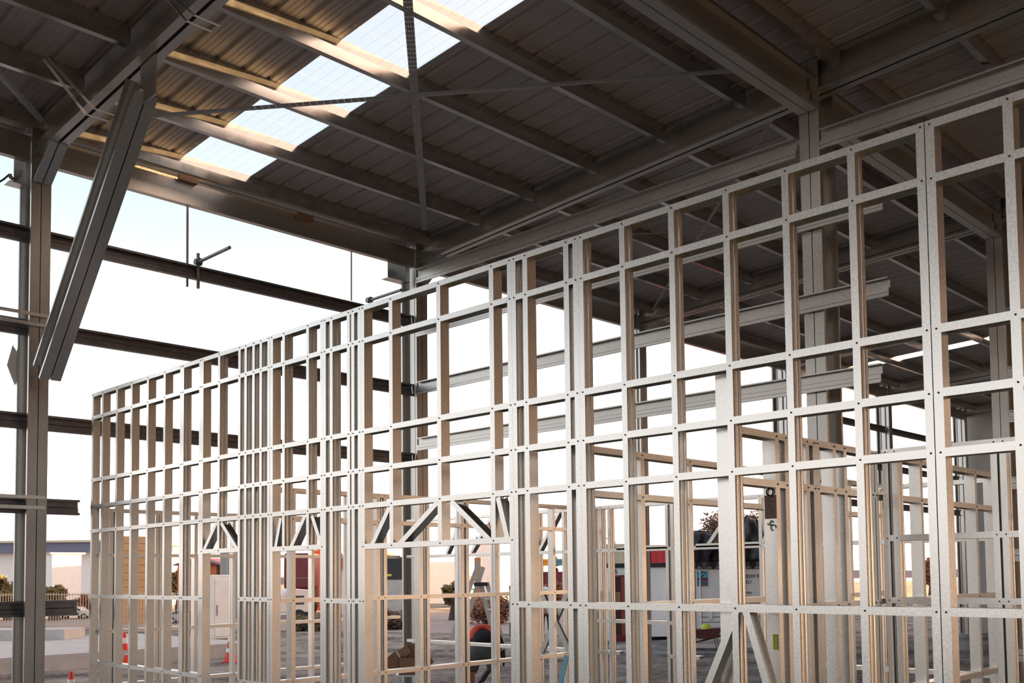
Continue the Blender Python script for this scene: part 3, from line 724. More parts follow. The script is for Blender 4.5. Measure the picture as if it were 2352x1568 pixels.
# band of containers / cladding seen above the office
t, s, W, H = container('container', 1444, 1452, 100, 190, CREAM, 'beige upper container seen over the site office', depth=42)
t, s, W, H = container('container', 1587, 1452, 174, 187, RED, 'red upper container seen over the site office, right of the beige one', depth=41.9)
# shipping container with doors
t, s, W, H = container('container', 1690, 1487, 190, 194, OFFW, 'white shipping container with doors, blue sign and code 200559 9 22G1')
mb = MB()
for x in (-W*.42, -W*.16, W*.12, W*.40): mb.tube((x, -.06, .2), (x, -.06, H-.2), .022, n=8)
local('locking_bars', mb, OFFW, t)
mb = MB()
for x in (-W*.30, 0, W*.26):
    mb.box((x-.28, -.055, H*.42), (x+.28, -.035, H*.45)); mb.box((x-.05, -.08, H*.34), (x+.05, -.03, H*.44))
local('door_handles', mb, OFFW, t)
local('door_panels', MB().box((-W*.48, -.035, .22), (-.02, -.01, H-.2)).box((.02, -.035, .22), (W*.48, -.01, H-.2)), OFFW, t)
sx = (1616-1690)*s; sw = 12*s
sb = local('sign_board', MB().box((sx-sw, -.06, H-.88*H*.0-(1345-1293)*s), (sx+sw, -.04, H-(1311-1293)*s)), NAVY, t)
local('sign_picture', MB().box((sx-sw*.95, -.066, H-(1326-1293)*s), (sx+sw*.95, -.06, H-(1312-1293)*s)), mat('sky_blue_print', (.08, .45, .62), .5), sb)
mb = MB()
for dx, dz in ((-.09, .02), (.02, -.03), (.08, .05), (.0, .08), (-.04, -.06)): mb.ball((sx+dx, -.068, H-(1319-1293)*s+dz), .035, 8, 0, (1.3, .1, .5))
local('sign_fish_marks', mb, BLACK, sb)
local('sign_stripe', MB().box((sx-sw*.95, -.066, H-(1331-1293)*s), (sx+sw*.95, -.06, H-(1327-1293)*s)), MAROON, sb)
for txt, u, v, sz in (('200559 9', 1725, 1324, .15), ('22G1', 1717, 1337, .15), ('2591', 1722, 1362, .10)):
    o = letters(txt, (0, 0, 0), sz, INK, (0, -1, 0), right=(1, 0, 0), name='container_code', ext=.003); o.parent = t; o.matrix_basis = Matrix(((1, 0, 0, (u-1690)*s), (0, 0, 1, -.05), (0, 1, 0, (1487-v)*s), (0, 0, 0, 1)))
mb = MB()
for x in (-W*.485, -.015, W*.47): mb.box((x, -.040, .2), (x+.03, -.034, H-.2))
for z in (H*.30, H*.36, H*.52, H*.56, H*.93):
    mb.box((-W*.44, -.040, z), (-W*.06, -.034, z+.022)); mb.box((W*.06, -.040, z), (W*.44, -.034, z+.022))
local('door_gaskets', mb, mat('gasket_grey', (.16, .16, .17), .6), t)
local('shadow_gap', MB().box((W*.36, -.04, .3), (W*.375, -.03, H-.4)), BLACK, t)
# black tarps on the container
def lump(name, u, v, depth, w, h, d, m, label, cat, seed=1, n=16, amp=.22, zoff=None, parent=None):
    rnd = random.Random(seed); p = atD(u, v, depth); s = depth/FPX
    root = None; mb = MB(); rows = 14; n = 36; vs = []; ph = [rnd.random()*6 for _ in range(6)]
    for j in range(rows+1):
        q = j/rows
        for i in range(n):
            th = 2*math.pi*i/n; k = math.cos(q*math.pi/2)**.6; a = 1+amp*(math.sin(3*th+ph[0]+q*3)+.6*math.sin(7*th+ph[1]-q*5)+.35*math.sin(13*th+q*11+ph[2])+.3*(rnd.random()-.5))
            vs.append((math.cos(th)*w/2*k*a, math.sin(th)*d/2*k*a, h*(math.sin(q*math.pi/2)*(1+.12*(rnd.random()-.5)))))
    fs = [(j*n+i, j*n+(i+1) % n, (j+1)*n+(i+1) % n, (j+1)*n+i) for j in range(rows) for i in range(n)] + [tuple(range(n-1, -1, -1))]
    mb.add(vs, fs); o = mb.build(name, m, smooth=True); o.location = (p.x, p.y, p.z if zoff is None else zoff); o.rotation_euler = (0, 0, YAW)
    if parent: o.parent = parent
    else: tag(o, label, cat)
    return o
dC = s*FPX; topz = H+.004
for (u, w_, h_, lab, sd_) in ((1618, 1.2, 1.0, 'black tarp bundle on the white container, left heap', 3), (1740, 1.2, 1.45, 'taller black tarp bundle on the white container, right heap', 5)):
    p = atD(u, 1293, dC) + FW*1.2; o = lump('tarp_bundle', u, 1293, dC, w_, h_, 1.4, BLACKP, lab, 'tarp', sd_); o.location = (p.x, p.y, topz)
mb = MB(); nn = 24
for j in range(2):
    for i in range(nn+1):
        x = -W*.52 + W*1.04*i/nn; mb.v.append((x, -.12-.05*math.sin(i*1.7), topz+.03 - j*(.16+.07*math.sin(i*2.3))));
mb.f = [(i, i+1, nn+2+i, nn+1+i) for i in range(nn)]; mb.m = [0]*nn
for i in range(nn+1): mb.v.append((-W*.52+W*1.04*i/nn, 2.5, topz+.03))
mb.f += [(i, 2*(nn+1)+i, 2*(nn+1)+i+1, i+1) for i in range(nn)]; mb.m += [0]*nn
o = mb.build('tarp_sheet', BLACKP); o.location = t.location; o.location.z = .003; o.rotation_euler = (0, 0, YAW); tag(o, 'black plastic sheet draped over the top edge of the white container', 'tarp')
sol = o.modifiers.new('thick', 'SOLIDIFY'); sol.thickness = .01

# coloured containers in the centre gap
container('container', 1272, 1440, 75, 88, MAROON, 'dark red container in the centre gap, under the yellow and blue ones', depth=62)
t, s, W, H = container('container', 1256, 1440, 33, 14, mat('yellow_paint', (.72, .33, .02), .5), 'yellow container roof line in the centre gap', depth=64, lift=2.55+.0)
t.location.z += .30
t, s, W, H = container('container', 1290, 1440, 24, 14, mat('teal_paint', (.10, .27, .34), .5), 'blue container roof line in the centre gap, right of the yellow one', depth=64, lift=2.55)
t.location.z += .30
t, s, W, H = container('container', 1112, 1440, 34, 12, mat('teal_paint2', (.16, .25, .30), .5), 'faded blue container high behind the ladder', depth=70, lift=4.6)
local('stack_below', MB().box((-W/2, .1, 0), (W/2, 2.4, 4.62)), OFFW, t)

# maroon truck box, with its sunlit side painted as an orange box
t, s = bthing('truck_box', 684, 1415, 'dark maroon truck body side with rounded corner, parked beyond the doorway', 'truck')
W = 66*s; z0, z1 = (1415-1352)*s, (1415-1270)*s
local('box_body', MB().box((-W/2, 0, z0), (W/2, 2.2, z1)), MAROON, t, bevel=.12)
local('side_line', MB().box((-W/2+.1, -.02, z0+(z1-z0)*.30), (W/2-.1, 0, z0+(z1-z0)*.31)), CONC, t)
local('chassis', MB().box((-W/2, .2, .45), (W/2, 2.0, z0)), BLACK, t)
for x in (-W*.33, W*.33): local('wheel', MB().tube((x, .1, .5), (x, .45, .5), .5, n=20), TYRE, t)
container('container', 738, 1402, 54, 138, mat('painted_sunlit_orange', (.75, .13, .035), .5), 'sunlit side of the maroon truck body, its light painted as bright orange')  # orange colour stands for sunlight on the right side of the maroon body
# caravan
t, s = bthing('caravan', 682, 1432, 'cream caravan with rounded roof in front of the maroon truck body', 'caravan')
W = 84*s; H = (1432-1352)*s; t.rotation_euler[2] = -.25
local('shell', MB().prism([(-W/2, .55), (W/2, .55), (W/2, H*.75), (W/2-.25, H-.06), (W/2-.8, H), (-W/2+.5, H), (-W/2, H*.8)], (0, 0, 0), (0, 2.0, 0), (1, 0, 0), (0, 0, 1)), mat('caravan_cream', (.75, .66, .60), .4), t, bevel=.05)
local('window', MB().box((-W*.3, -.02, H*.55), (W*.2, 0, H*.8)), GLASS, t)
local('wheel', MB().tube((.1, 0, .35), (.1, .2, .35), .35, n=18), TYRE, t)
# white car
def car(u, v, wpx, label, m=CARWHITE, yaw=0.0):
    t, s = bthing('parked_car', u, v, label, 'car', 'parked cars'); L = wpx*s; k = L/4.3; t.rotation_euler[2] += yaw
    pr = [(-2.15, .35), (2.15, .35), (2.15, .75), (2.0, .92), (1.2, 1.0), (.65, 1.42), (-.9, 1.46), (-1.7, 1.05), (-2.1, .95)]
    local('body', MB().prism([(a*k, b*k) for a, b in pr], (0, 0, 0), (0, 1.7*k, 0), (1, 0, 0), (0, 0, 1)), m, t, bevel=.07)
    local('side_windows', MB().prism([(a*k, b*k) for a, b in [(-1.5, 1.02), (1.05, 1.0), (.55, 1.36), (-.85, 1.39)]], (0, -.012, 0), (0, 1.712*k, 0), (1, 0, 0), (0, 0, 1)), GLASS, t)
    for x in (-1.35, 1.35):
        for y in (-.02, 1.5*k):
            wh = local('wheel', MB().tube((x*k, y, .33*k), (x*k, y+.2*k, .33*k), .33*k, n=20), TYRE, t)
            local('hub', MB().tube((x*k, y-.012, .33*k), (x*k, y+.21*k, .33*k), .19*k, n=16), ALU, wh)
car(640, 1421, 92, 'white car whose rounded tail shows beyond the second doorway')
car(165, 1422, 86, 'white car parked beyond the tan fence at far left')
car(425, 1432, 95, 'pale blue-white car seen between the left studs', mat('pale_blue_paint', (.42, .46, .56), .3))

# tan clad tower block
t, s = bthing('clad_block', 307, 1432, 'tall orange-tan clad block seen between the left studs', 'building'); W = 60*s; H = (1432-1232)*s; t.rotation_euler[2] = 0
mb = MB()
for k in range(12): mb.box((-W/2, -.3, H*k/12+.02), (W/2, .5, H*(k+1)/12))
local('clad_courses', mb, TIMBER, t); local('core', MB().box((-W/2+.03, -.27, 0), (W/2-.03, .47, H-.03)), CARD, t)
# far warehouse with blue fascia
t, s = bthing('far_warehouse', 90, 1400, 'far white warehouse with a long navy fascia at the left edge', 'building', depth=75); W = 420*s
local('walls', MB().box((-W/2-6, 1, 0), (W/2, 14, (1400-1262)*s)), WHITE, t)
local('navy_fascia', MB().box((-W/2-6, 0, (1396-1264)*s), (W/2, 1.0, (1396-1242)*s)), NAVY, t)
local('roof_edge', MB().box((-W/2-6, -.3, (1396-1242)*s), (W/2, 14, (1396-1237)*s)), CREAM, t)
t, s = bthing('sunlit_wall_panel', 152, 1405, 'white panel added for the sunlit part of the far warehouse wall, at left', 'shed', depth=68); W = 66*s; t.rotation_euler[2] = 0  # white panel added to stand for the sunlit stretch of the warehouse wall
local('wall', MB().box((-W/2, 0, 0), (W/2, 1.2, 134*s)), WHITE, t); local('roof', MB().box((-W/2-.2, -.2, 134*s), (W/2+.2, 1.3, 138*s)), CREAM, t)
# grey ribbed shed behind cabin
container('shed', 548, 1418, 84, 156, mat('grey_ribbed', (.33, .33, .31), .6), 'grey ribbed shed wall behind the white cabin', cat='shed', grp=None)
# orange brick house, dark sign, white sheds
t, s = bthing('house', 452, 1418, 'low peach house wall and trees behind the left studs', 'house'); W = 90*s
local('wall', MB().box((-W/2, 0, 0), (W/2, 4, 120*s)), ORANGE, t); local('roof', MB().prism([(-W/2-.3, 120*s), (W/2+.3, 120*s), (W/2-1, 138*s), (-W/2+1, 138*s)], (0, -.3, 0), (0, 4.3, 0), (1, 0, 0), (0, 0, 1)), MAROON, t)
t, s = bthing('roadside_sign', 904, 1418, 'black board sign with a small yellow mark on a grey base, behind the doorway', 'sign'); W = 44*s
local('board', MB().box((-W/2, 0, (1418-1331)*s), (W/2, .3, (1418-1279)*s)), BLACK, t); local('yellow_mark', MB().box((-W*.38, -.02, (1418-1323)*s), (-W*.1, 0, (1418-1318)*s)), TAPE, t)
local('grey_base', MB().box((-W/2, .02, 0), (W/2, .28, (1418-1331)*s)), CONC, t)
t, s = bthing('house', 850, 1400, 'house with an orange tiled gable roof behind the black board', 'house', depth=58); W = 130*s
local('wall', MB().box((-W/2, 0, 0), (W/2, 5, 112*s)), WHITE, t); local('tiled_roof', MB().prism([(-W/2-.5, 110*s), (W/2+.5, 110*s), (W*.1, 152*s)], (0, -.6, 0), (0, 5.5, 0), (1, 0, 0), (0, 0, 1)), ORANGE, t)
t, s = bthing('house', 757, 1400, 'small pale house with a hipped slate roof between the doorways', 'house', depth=70); W = 90*s
local('wall', MB().box((-W/2, 0, 0), (W/2, 5, 90*s)), WHITE, t); local('slate_roof', MB().prism([(-W/2-.5, 90*s), (W/2+.5, 90*s), (W*.0, 165*s)], (0, -.6, 0), (0, 5.5, 0), (1, 0, 0), (0, 0, 1)), mat('slate', (.25, .22, .27), .6), t)
t, s = bthing('far_shed', 1130, 1400, 'bright white shed behind the ladder top', 'shed', depth=80); W = 190*s; t.rotation_euler[2] = 0
local('wall', MB().box((-W/2, 0, 0), (W/2, 8, 95*s)), WHITE, t); local('ribbed_lower_wall', MB().box((-W/2, -.2, 0), (W/2, 0, 62*s)), CREAM, t)
t, s = bthing('portal_tower', 1098, 1400, 'orange-lit post structure behind the ladder top', 'tower', depth=66)
local('post', MB().box((-.22, 0, 0), (.22, .5, 118*s)), CARD, t)

# hills
mb = MB(); k = 60; vs = []
for i in range(k+1):
    ang = i/k; u = -600 + 4200*ang; p = atD(u, 1320, 420); h = 2.0 + 1.2*math.sin(i*.35) + .8*math.sin(i*.9+1)
    if 700 < u < 800: h += 6
    vs += [(p.x, p.y, -1), (p.x, p.y, max(2, h*.9))]
    q = p + (p-EYE).normalized()*60; vs += [(q.x, q.y, -1)]
mb.add(vs, [(3*i, 3*i+3, 3*i+4, 3*i+1) for i in range(k)] + [(3*i+1, 3*i+4, 3*i+5, 3*i+2) for i in range(k)])
struct('trim_hills', mb, mat('far_hills', (.30, .24, .26), .9))

# picket fence
def fence(u0, u1, v, hpx, label, m):
    s = scl((u0+u1)/2, v); a, b = gp(u0, v), gp(u1, v); t = thing('picket_fence', ((a.x+b.x)/2, (a.y+b.y)/2, .003), label, 'fence', 'picket fences'); h = hpx*s
    mb = MB(); L = (b-a).length; n_ = int(L/.14); d_ = (b-a).normalized()
    for i in range(n_+1):
        p = a + d_*(L*i/n_); mb.box((p.x-.012, p.y-.012, .1), (p.x+.012, p.y+.012, h))
    o = mb.build('pickets', m, t); o['kind'] = 'stuff'
    mb = MB()
    for z in (.15, h-.08): mb.bar(a+Vector((0, 0, z)), b+Vector((0, 0, z)), .04, .04)
    mb.build('rails', m, t)
    for i in range(0, 5): p = a + d_*(L*i/4); MB().box((p.x-.04, p.y-.04, 0), (p.x+.04, p.y+.04, h+.1)).build('post', m, t)
FEN = mat('tan_fence_paint', (.62, .46, .33), .6)
fence(-60, 600, 1444, 84, 'tan picket fence across the left background', FEN)
fence(1180, 1420, 1418, 40, 'low tan fence in front of the dark red container', FEN)

# trees
def tree(name, u, v, wpx, hpx, depth, m, label, seed, kind='round', nleaf=1500, ls=.22, trunk=.35, z0=.0):
    rnd = random.Random(seed); s = depth/FPX; p = atD(u, v, depth); W, H = wpx*s, hpx*s; nleaf = int(nleaf*2.6); ls *= .52
    t = thing(name, (p.x, p.y, .003), label, 'tree' if kind != 'shrub' else 'shrub', 'background trees')
    mb = MB(); cl = []
    for i in range(26):
        if kind == 'pine':
            q = rnd.random()**.9; r = (1-q)*.5+.06; th = rnd.random()*6.28; rr = r*(.4+.6*rnd.random()); cl.append((W*rr*math.cos(th), W*rr*math.sin(th), H*(.22+.76*q), W*.12))
        else:
            th = rnd.random()*6.28; rr = .36*rnd.random()**.5; q = rnd.random(); cl.append((W*rr*math.cos(th), W*rr*math.sin(th)*.8, H*((.18 if kind == 'shrub' else .40)+(.70 if kind == 'shrub' else .5)*q*(1-rr)), W*.17))
    for i in range(nleaf):
        c = cl[rnd.randrange(len(cl))]; a = Vector((rnd.gauss(0, 1), rnd.gauss(0, 1), rnd.gauss(0, .7))); a = a.normalized()*c[3]*rnd.random()**.4
        q = Vector(c[:3]) + a; n1 = Vector((rnd.gauss(0, 1), rnd.gauss(0, 1), rnd.gauss(0, 1))).normalized(); n2 = n1.orthogonal().normalized(); z = ls*(.6+.8*rnd.random())
        if q.z < .05: q.z = .05
        mb.add([q-n1*z, q+n2*z*.45, q+n1*z, q-n2*z*.45], [(0, 1, 2, 3)])
    local('foliage', mb, m, t)
    mb = MB(); mb.tube((0, 0, 0), (0, 0, H*(.5 if kind != 'pine' else .9)), trunk, trunk*.35, 8)
    for c in cl[:10]: mb.tube((0, 0, max(.1, c[2]*.6)), c[:3], trunk*.3, .03, 5)
    local('trunk', mb, BARK, t)
tree('pine_tree', 1655, 1320, 300, 195, 66, LEAFD, 'large loose pine tree behind the white container, left one', 11, 'pine', 4200, .26)
tree('pine_tree', 1742, 1320, 250, 190, 84, LEAFD, 'large loose pine tree behind the white container, right one', 12, 'pine', 3800, .26)
tree('pine_tree', 1272, 1330, 46, 110, 75, LEAFD, 'narrow dark pine in the centre gap', 13, 'pine', 1400, .34)
tree('leafy_tree', 1428, 1330, 90, 120, 70, LEAFR, 'rusty crowned tree over the beige container', 14, 'round', 1400, .3)
tree('leafy_tree', 1512, 1330, 100, 90, 78, LEAFR, 'lower rusty tree over the red container', 15, 'round', 1200, .3)
tree('leafy_tree', 1045, 1400, 70, 110, 50, LEAFG, 'olive tree left of the ladder', 16, 'round', 1300, .24)
tree('shrub', 1270, 1400, 60, 90, 58, LEAFR, 'rusty shrub in front of the dark red container', 17, 'shrub', 900, .2)
tree('shrub', 125, 1410, 62, 110, 55, LEAFG, 'round dark shrub at far left beyond the fence', 18, 'shrub', 1300, .24)
tree('shrub', 20, 1410, 80, 130, 56, LEAFG, 'green shrub cut by the left edge of the picture', 19, 'shrub', 1200, .24)
tree('shrub', 190, 1400, 40, 70, 58, LEAFR, 'small rusty shrub beside the white warehouse wall', 20, 'shrub', 700, .2)
tree('leafy_tree', 412, 1400, 70, 110, 64, LEAFG, 'autumn tree between the left studs', 21, 'round', 1200, .24)
tree('shrub', 890, 1425, 110, 45, 42, LEAFD, 'brown bank of low bushes below the black board', 22, 'shrub', 1300, .18)
tree('shrub', 1130, 1420, 130, 70, 46, LEAFR, 'rust red bushes behind the ladder legs', 23, 'shrub', 1400, .2)
tree('shrub', 720, 1420, 120, 30, 42, LEAFG, 'weedy verge beyond the second doorway', 24, 'shrub', 1000, .16)
tree('leafy_tree', 2140, 1330, 80, 110, 70, LEAFR, 'rusty tree glimpsed behind the right-hand panels', 25, 'round', 900, .3)
# street lamps
def lamp(u, v, hpx, depth, label):
    s = depth/FPX; p = atD(u, v, depth); t = thing('street_lamp', (p.x, p.y, .003), label, 'street lamp', 'street lamps', YAW); H = p.z+hpx*s
    local('pole', MB().tube((0, 0, 0), (0, 0, H*.9), .09, .06, 8), WHITE, t)
    local('arm', MB().path([(0, 0, H*.9), (-.15, 0, H*.96), (-.6, 0, H), (-1.3, 0, H*1.005)], .045, 6), WHITE, t)
    local('lamp_head', MB().box((-1.75, -.1, H*1.0-.04), (-1.25, .1, H*1.0+.08)), CREAM, t)
lamp(1738, 1320, 140, 52, 'white street lamp pole in front of the pine trees')
lamp(1418, 1320, 84, 60, 'curved street lamp over the beige container')

# ladder
t, s = bthing('step_ladder', 1085, 1500, 'aluminium A-frame step ladder open behind the wide doorway', 'ladder')
H = (1500-1292)*s
def rail(x0, y0, x1, y1, z1, nm='side_rail'): local(nm, MB().bar((x0, y0, 0), (x1, y1, z1), .13, .04, (0, 1, 0)), ALU, t)
xL, xT, xR = (1024-1085)*s, (1082-1085)*s, (1142-1085)*s
hT = H*.78
rail(xL, 0, xT+.25, 0, H); rail(xL+.30, -.1, xT+.38, -.05, H*.95)
rail(xR, .1, xT+.30, .1, hT); rail(xR+.25, 0, xT+.48, 0.02, hT)
for k in range(1, 8):
    q = k/8.5; local('tread', MB().box((xL+(xT+.25-xL)*q, -.12, H*q-.02), (xL+.30+(xT+.38-xL-.30)*q, .03, H*q+.02)), ALU, t)
for k in range(1, 6):
    q = k/6.5; local('back_rung', MB().bar((xR+(xT+.30-xR)*q, .1, hT*q), (xR+.25+(xT+.48-xR-.25)*q, 0, hT*q), .03, .03), ALU, t)
local('top_cap', MB().box((xT+.1, -.15, H*.74), (xT+.5, .15, H*.78)), BLACK, t)
# trestles and plank line
def trestle(u, v, hpx, label):
    t, s = bthing('trestle', u, v, label, 'trestle', 'trestles'); h = hpx*s
    local('top_rail', MB().box((-.45, -.05, h-.06), (.45, .05, h)), ALU, t)
    for x in (-.4, .4):
        for y in (-.3, .3): local('leg', MB().bar((x*1.1, y, 0), (x, y*.1, h-.05), .045, .03, (1, 0, 0)), ALU, t)
trestle(1508, 1490, 62, 'grey steel trestle in front of the site office')

trestle(1215, 1500, 55, 'dim trestle beside the notice board')
# rubble bag pile
o = lump('rubbish_pile', 1550, 1480, scl(1550, 1480)*FPX, 30*scl(1532, 1488), 60*scl(1532, 1488), .8, mat('grey_rubbish', (.12, .12, .13), .6, 0, .8, 6, .6, 9), 'grey heap of bagged rubbish beside the trestle', 'rubbish', 31); o.location.z = 0.003
# notice board
t, s = bthing('notice_board', 1186, 1462, 'white notice board on two posts right of the worker', 'notice board')
for x in (-14*s, 10*s): local('post', MB().box((x-.03, 0, 0), (x+.03, .06, (1462-1345)*s)), DARKST, t)
np_ = local('panel', MB().box((-16*s, -.03, (1462-1430)*s), (12*s, 0, (1462-1352)*s)), PAPER, t)
mb = MB()
for k in range(9): mb.box((-13*s, -.034, (1462-1362-7*k)*s), ((4+(k*5) % 6)*s, -.03, (1462-1364-7*k)*s))
local('notice_text', mb, mat('faint_ink', (.35, .3, .32), .7), np_)
local('upper_signs', MB().box((-10*s, -.03, (1462-1345)*s), (6*s, 0, (1462-1290)*s)), NAVY, t)
# wheelbarrow
t, s = bthing('wheelbarrow', 1622, 1492, 'rusty red wheelbarrow holding a yellow helmet in front of the container', 'wheelbarrow')
t.scale = (.8, .8, .8)
local('tray', MB().prism([(-.55, .75), (.55, .80), (.35, .45), (-.30, .42)], (0, -.32, 0), (0, .32, 0), (1, 0, 0), (0, 0, 1)), mat('rusty_red', (.11, .03, .026), .7, 0, .4, 10), t)
for y in (-.25, .25): local('handle', MB().bar((-.6, y*.2, .22), (.95, y, .62), .04, .04), BARK, t); local('leg', MB().bar((.35, y, .45), (.45, y, 0), .03, .03, (1, 0, 0)), DARKST, t)
local('wheel', MB().tube((-.62, -.05, .2), (-.62, .05, .2), .2, n=18), TYRE, t)
o = lump('hard_hat', 1622, 1445, scl(1622, 1492)*FPX, .30, .17, .26, TAPE, 'bright yellow helmet lying in the wheelbarrow', 'helmet', 41, amp=.02)
# red bucket
t, s = bthing('stool', 1489, 1462, 'dark stool with a red seat at the site office doorway', 'stool')
local('seat', MB().tube((0, -1.3, 32*s), (0, -1.3, 40*s), .28, .3, 16), RED, t); local('stem', MB().tube((0, -1.3, 0), (0, -1.3, 32*s), .22, .2, 12), BLACK, t)
# cardboard box
t, s = bthing('step_stool', 943, 1656, 'low stool under the torn cardboard box, at the bottom edge', 'stool'); t.location.z = ZB+.001
local('top', MB().box((-.22, -.20, .27), (.22, .20, .30)), ALU, t)
for x in (-.19, .19):
    for y in (-.17, .17): local('leg', MB().box((x-.02, y-.02, 0), (x+.02, y+.02, .27)), ALU, t)
t, s = bthing('cardboard_box', 943, 1656, 'torn brown cardboard box with ragged flaps at the bottom centre', 'box')
t.location.z = ZB+.303
bw = 24*s; bh = 38*s
mb = MB()
for (a, b) in (((-bw, -.17), (bw, -.16)), ((-bw, .16), (bw, .17)), ((-bw, -.17), (-bw+.01, .17)), ((bw-.01, -.17), (bw, .17))): mb.box((a[0], a[1], 0), (b[0], b[1], bh))
mb.box((-bw, -.17, 0), (bw, .17, .01)); local('carton', mb, CARD, t)
for (p0, p1, wd) in (((-bw*.9, -.14, bh), (-bw*2.0, -.2, bh*.45), .26), ((bw*.3, .15, bh), (bw*.15, .2, bh*1.75), .28), ((-bw*.4, .15, bh), (-bw*.9, .18, bh*1.5), .2), ((bw, -.05, bh), (bw*1.7, -.05, bh*.4), .26)):
    local('flap', MB().bar(p0, p1, wd, .01, (0, 1, .3)), CARD, t)
p = gp(905, 1640) + Vector((0, 0, .0)); o = lump('plastic_wrap', 880, 1534, scl(880, 1534)*FPX, .75, .22, .5, WHITE, 'crumpled white plastic on the gravel left of the cardboard box', 'plastic', 51); o.location.z = .003
# timber on plinth, small slabs
t, s = bthing('timber_plank', 165, 1517, 'orange timber plank leaning at the slab edge at left', 'plank'); local('plank', MB().box((-.55, -.35, .12), (1.0, -.2, .27)), mat('orange_timber', (.45, .2, .11), .7), t)
t, s = bthing('concrete_block', 60, 1470, 'long pale concrete step on the slab at far left', 'block', depth=31); local('block', MB().box((-3.5, 0, .40), (1.2, 1.5, .72)), CONC, t)
t, s = bthing('bin_bags', 440, 1455, 'dark bags beside the white cabin', 'bags'); local('bag', MB().ball((0, 0, .45), .42, 12).ball((.5, .2, .35), .34, 12), BLACKP, t)

# ------------------------------------------------------------------ people
def skinned(name, verts, edges, rad, m, parent=None, sub=2, root=0):
    """continuous body grown around a skeleton; rad per vertex (x, y)"""
    me = bpy.data.meshes.new(name); me.from_pydata([tuple(v) for v in verts], edges, []); me.materials.append(m)
    o = bpy.data.objects.new(name, me); COL.objects.link(o)
    md = o.modifiers.new('skin', 'SKIN'); md.use_smooth_shade = True
    sv = me.skin_vertices[0].data if me.skin_vertices else None
    if sv is None:
        bm = bmesh.new(); bm.from_mesh(me); bm.verts.layers.skin.verify(); bm.to_mesh(me); bm.free(); sv = me.skin_vertices[0].data
    for i, r in enumerate(rad):
        sv[i].radius = (r, r) if not isinstance(r, tuple) else r; sv[i].use_root = (i == root)
    s_ = o.modifiers.new('sub', 'SUBSURF'); s_.levels = sub; s_.render_levels = sub
    if parent: o.parent = parent
    return o

# worker bending forward, seen from behind (feet just under the frame)
pf = onZ(1110, 1608, 0.0)
wk = thing('person', (pf.x, pf.y, .003), 'person bending forward to the ground in black shirt with orange yoke and grey shorts', 'person', None, YAW)
# local axes: x = camera right, y = away from the camera, z = up
wk.scale = (1.28, 1.1, 1.0)
V = [(0, 0, .93), (0, .10, 1.08), (0, .26, 1.20), (0, .44, 1.16), (0, .56, 1.02), (0, .62, .90), (0, .66, .78),      # pelvis .. spine, neck, head
     (-.13, .0, .90), (-.17, -.03, .52), (-.17, .05, .10), (-.17, -.08, .04),                                        # left leg
     (.13, .0, .90), (.17, -.03, .52), (.17, .05, .10), (.17, -.08, .04),
     (-.19, .46, 1.08), (-.24, .52, .80), (-.14, .56, .56), (.19, .46, 1.08), (.24, .52, .80), (.14, .56, .56)]
Ee = [(0, 1), (1, 2), (2, 3), (3, 4), (4, 5), (5, 6), (0, 7), (7, 8), (8, 9), (9, 10), (0, 11), (11, 12), (12, 13), (13, 14), (3, 15), (15, 16), (16, 17), (3, 18), (18, 19), (19, 20)]
Rr = [(.15, .13), (.14, .11), (.155, .12), (.15, .11), .065, .09, .075, .095, .062, .042, .04, .095, .062, .042, .04, .06, .042, .032, .06, .042, .032]
body = skinned('body', V, Ee, Rr, SKIN, wk)
for sx_ in (-1, 1):
    hx, hy, hz = sx_*.14, .57, .52
    fv = [(hx, hy-.01, hz+.05), (hx, hy, hz-.01)]; fe = [(0, 1)]; fr = [.03, .036]
    for k in range(4):
        b = len(fv); x = hx + (k-1.5)*.021; l = (.030, .036, .033, .026)[k]
        fv += [(x, hy+.005, hz-.05), (x, hy+.02, hz-.05-l), (x, hy+.045, hz-.06-l*1.6)]; fe += [(1, b), (b, b+1), (b+1, b+2)]; fr += [.0105, .0095, .008]
    b = len(fv); fv += [(hx-sx_*.04, hy+.02, hz-.02), (hx-sx_*.055, hy+.045, hz-.05)]; fe += [(1, b), (b, b+1)]; fr += [.012, .009]
    skinned('hand', fv, fe, fr, SKIN, wk, 1)
SV = [(0, .02, .97), (0, .10, 1.085), (0, .26, 1.21), (0, .44, 1.165), (-.21, .46, 1.09), (-.25, .50, .93), (.21, .46, 1.09), (.25, .50, .93)]
skinned('shirt', SV, [(0, 1), (1, 2), (2, 3), (3, 4), (4, 5), (3, 6), (6, 7)], [(.185, .14), (.185, .135), (.20, .145), (.18, .13), .085, .07, .085, .07], SHIRT, wk)
mb = MB()
yk = []
for j in range(9):
    a = math.radians(150 - j*15)
    yk.append((a))
YV = [(-.17, .08, 1.10), (-.10, .26, 1.315), (0, .30, 1.33), (.10, .28, 1.31), (.17, .14, 1.18)]
skinned('orange_yoke', YV, [(0, 1), (1, 2), (2, 3), (3, 4)], [(.06, .04), (.075, .05), (.08, .05), (.07, .05), (.045, .035)], HIVIS, wk)
HV = [(0, .0, .95), (-.11, .0, .86), (-.165, -.02, .62), (-.17, -.028, .50), (.11, .0, .86), (.165, -.02, .62), (.17, -.028, .50), (0, .08, 1.04)]
skinned('shorts', HV, [(0, 1), (1, 2), (2, 3), (0, 4), (4, 5), (5, 6), (0, 7)], [(.17, .15), .135, .115, .11, .135, .115, .11, (.17, .13)], SHORTS, wk)
for sx_ in (-1, 1): skinned('boot', [(sx_*.17, .06, .16), (sx_*.17, .06, .05), (sx_*.17, -.02, .045), (sx_*.17, .20, .04)], [(0, 1), (1, 2), (1, 3)], [.055, .055, .05, .045], BLACK, wk, 1)
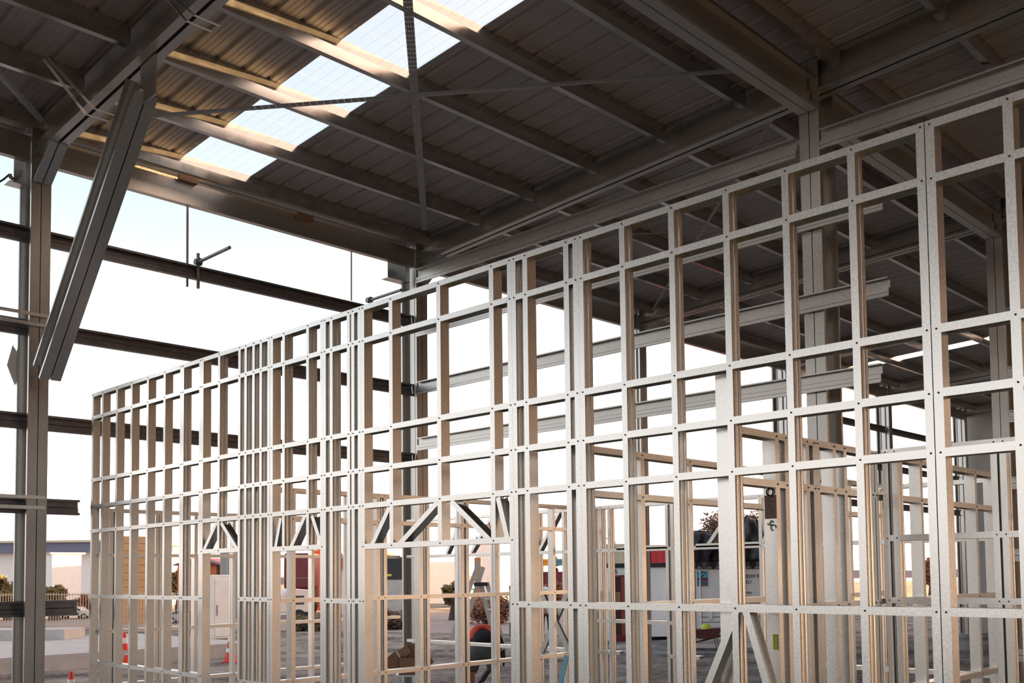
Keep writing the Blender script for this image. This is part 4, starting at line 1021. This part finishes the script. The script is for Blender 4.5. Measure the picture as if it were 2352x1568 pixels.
hs = MB().ball((0, .66, .80), .105, 12, 0, (1, 1, 1.1)); o = local('cap', hs, BLACK, wk)
# power tool held
tl = thing('power_tool', (wk.location.x, wk.location.y, .30), 'black power tool hanging beside the bending worker', 'tool', None, YAW)
local('tool_body', MB().prism([(.30, .55), (.40, .62), (.42, .42), (.39, .30), (.36, .30), (.35, .42)], (0, .2, 0), (0, .28, 0), (1, 0, 0), (0, 0, 1)), BLACK, tl)
tl2 = thing('drill', (wk.location.x, wk.location.y, .20), 'dark drill held low between the bending worker\'s legs', 'drill', None, YAW)
local('drill_body', MB().bar((-.05, .45, .10), (.10, .52, .32), .09, .08).bar((-.05, .45, .10), (-.16, .44, .02), .05, .05), BLACK, tl2)
# second worker mostly hidden by a stud
p2 = onZ(1254, 1462, 0.0); s2 = scl(1254, 1462)
w2 = thing('person', (p2.x, p2.y, .003), 'person in a bright yellow vest and dark trousers, mostly hidden behind a stud', 'person', None, YAW)
V = [(0, 0, .95), (0, .02, 1.15), (0, .02, 1.38), (0, .0, 1.52), (0, -.01, 1.68), (-.10, 0, .88), (-.12, -.02, .5), (-.12, .02, .08), (-.12, -.12, .04), (.10, 0, .88), (.13, -.04, .5), (.14, .02, .08), (.14, -.12, .04), (-.20, .0, 1.38), (-.26, -.03, 1.10), (-.22, -.2, .92), (.20, .0, 1.38), (.26, -.03, 1.10), (.22, -.2, .92)]
Ee = [(0, 1), (1, 2), (2, 3), (3, 4), (0, 5), (5, 6), (6, 7), (7, 8), (0, 9), (9, 10), (10, 11), (11, 12), (2, 13), (13, 14), (14, 15), (2, 16), (16, 17), (17, 18)]
skinned('body', V, Ee, [(.14, .11), (.14, .11), (.15, .11), .055, (.075, .09), .085, .06, .045, .04, .085, .06, .045, .04, .05, .042, .034, .05, .042, .034], SKIN, w2)
skinned('vest', [(0, 0, .98), (0, .02, 1.15), (0, .02, 1.38), (-.19, 0, 1.38), (.19, 0, 1.38)], [(0, 1), (1, 2), (2, 3), (2, 4)], [(.17, .14), (.17, .135), (.18, .135), .065, .065], HIVISY, w2)
skinned('trousers', [(0, 0, .93), (-.10, 0, .82), (-.12, -.02, .5), (-.12, .02, .10), (.10, 0, .82), (.13, -.04, .5), (.14, .02, .10)], [(0, 1), (1, 2), (2, 3), (0, 4), (4, 5), (5, 6)], [(.15, .12), .10, .08, .065, .10, .08, .065], BLACK, w2)
local('helmet', MB().ball((0, -.01, 1.73), .115, 12, 0, (1, 1.1, .9)), WHITE, w2)
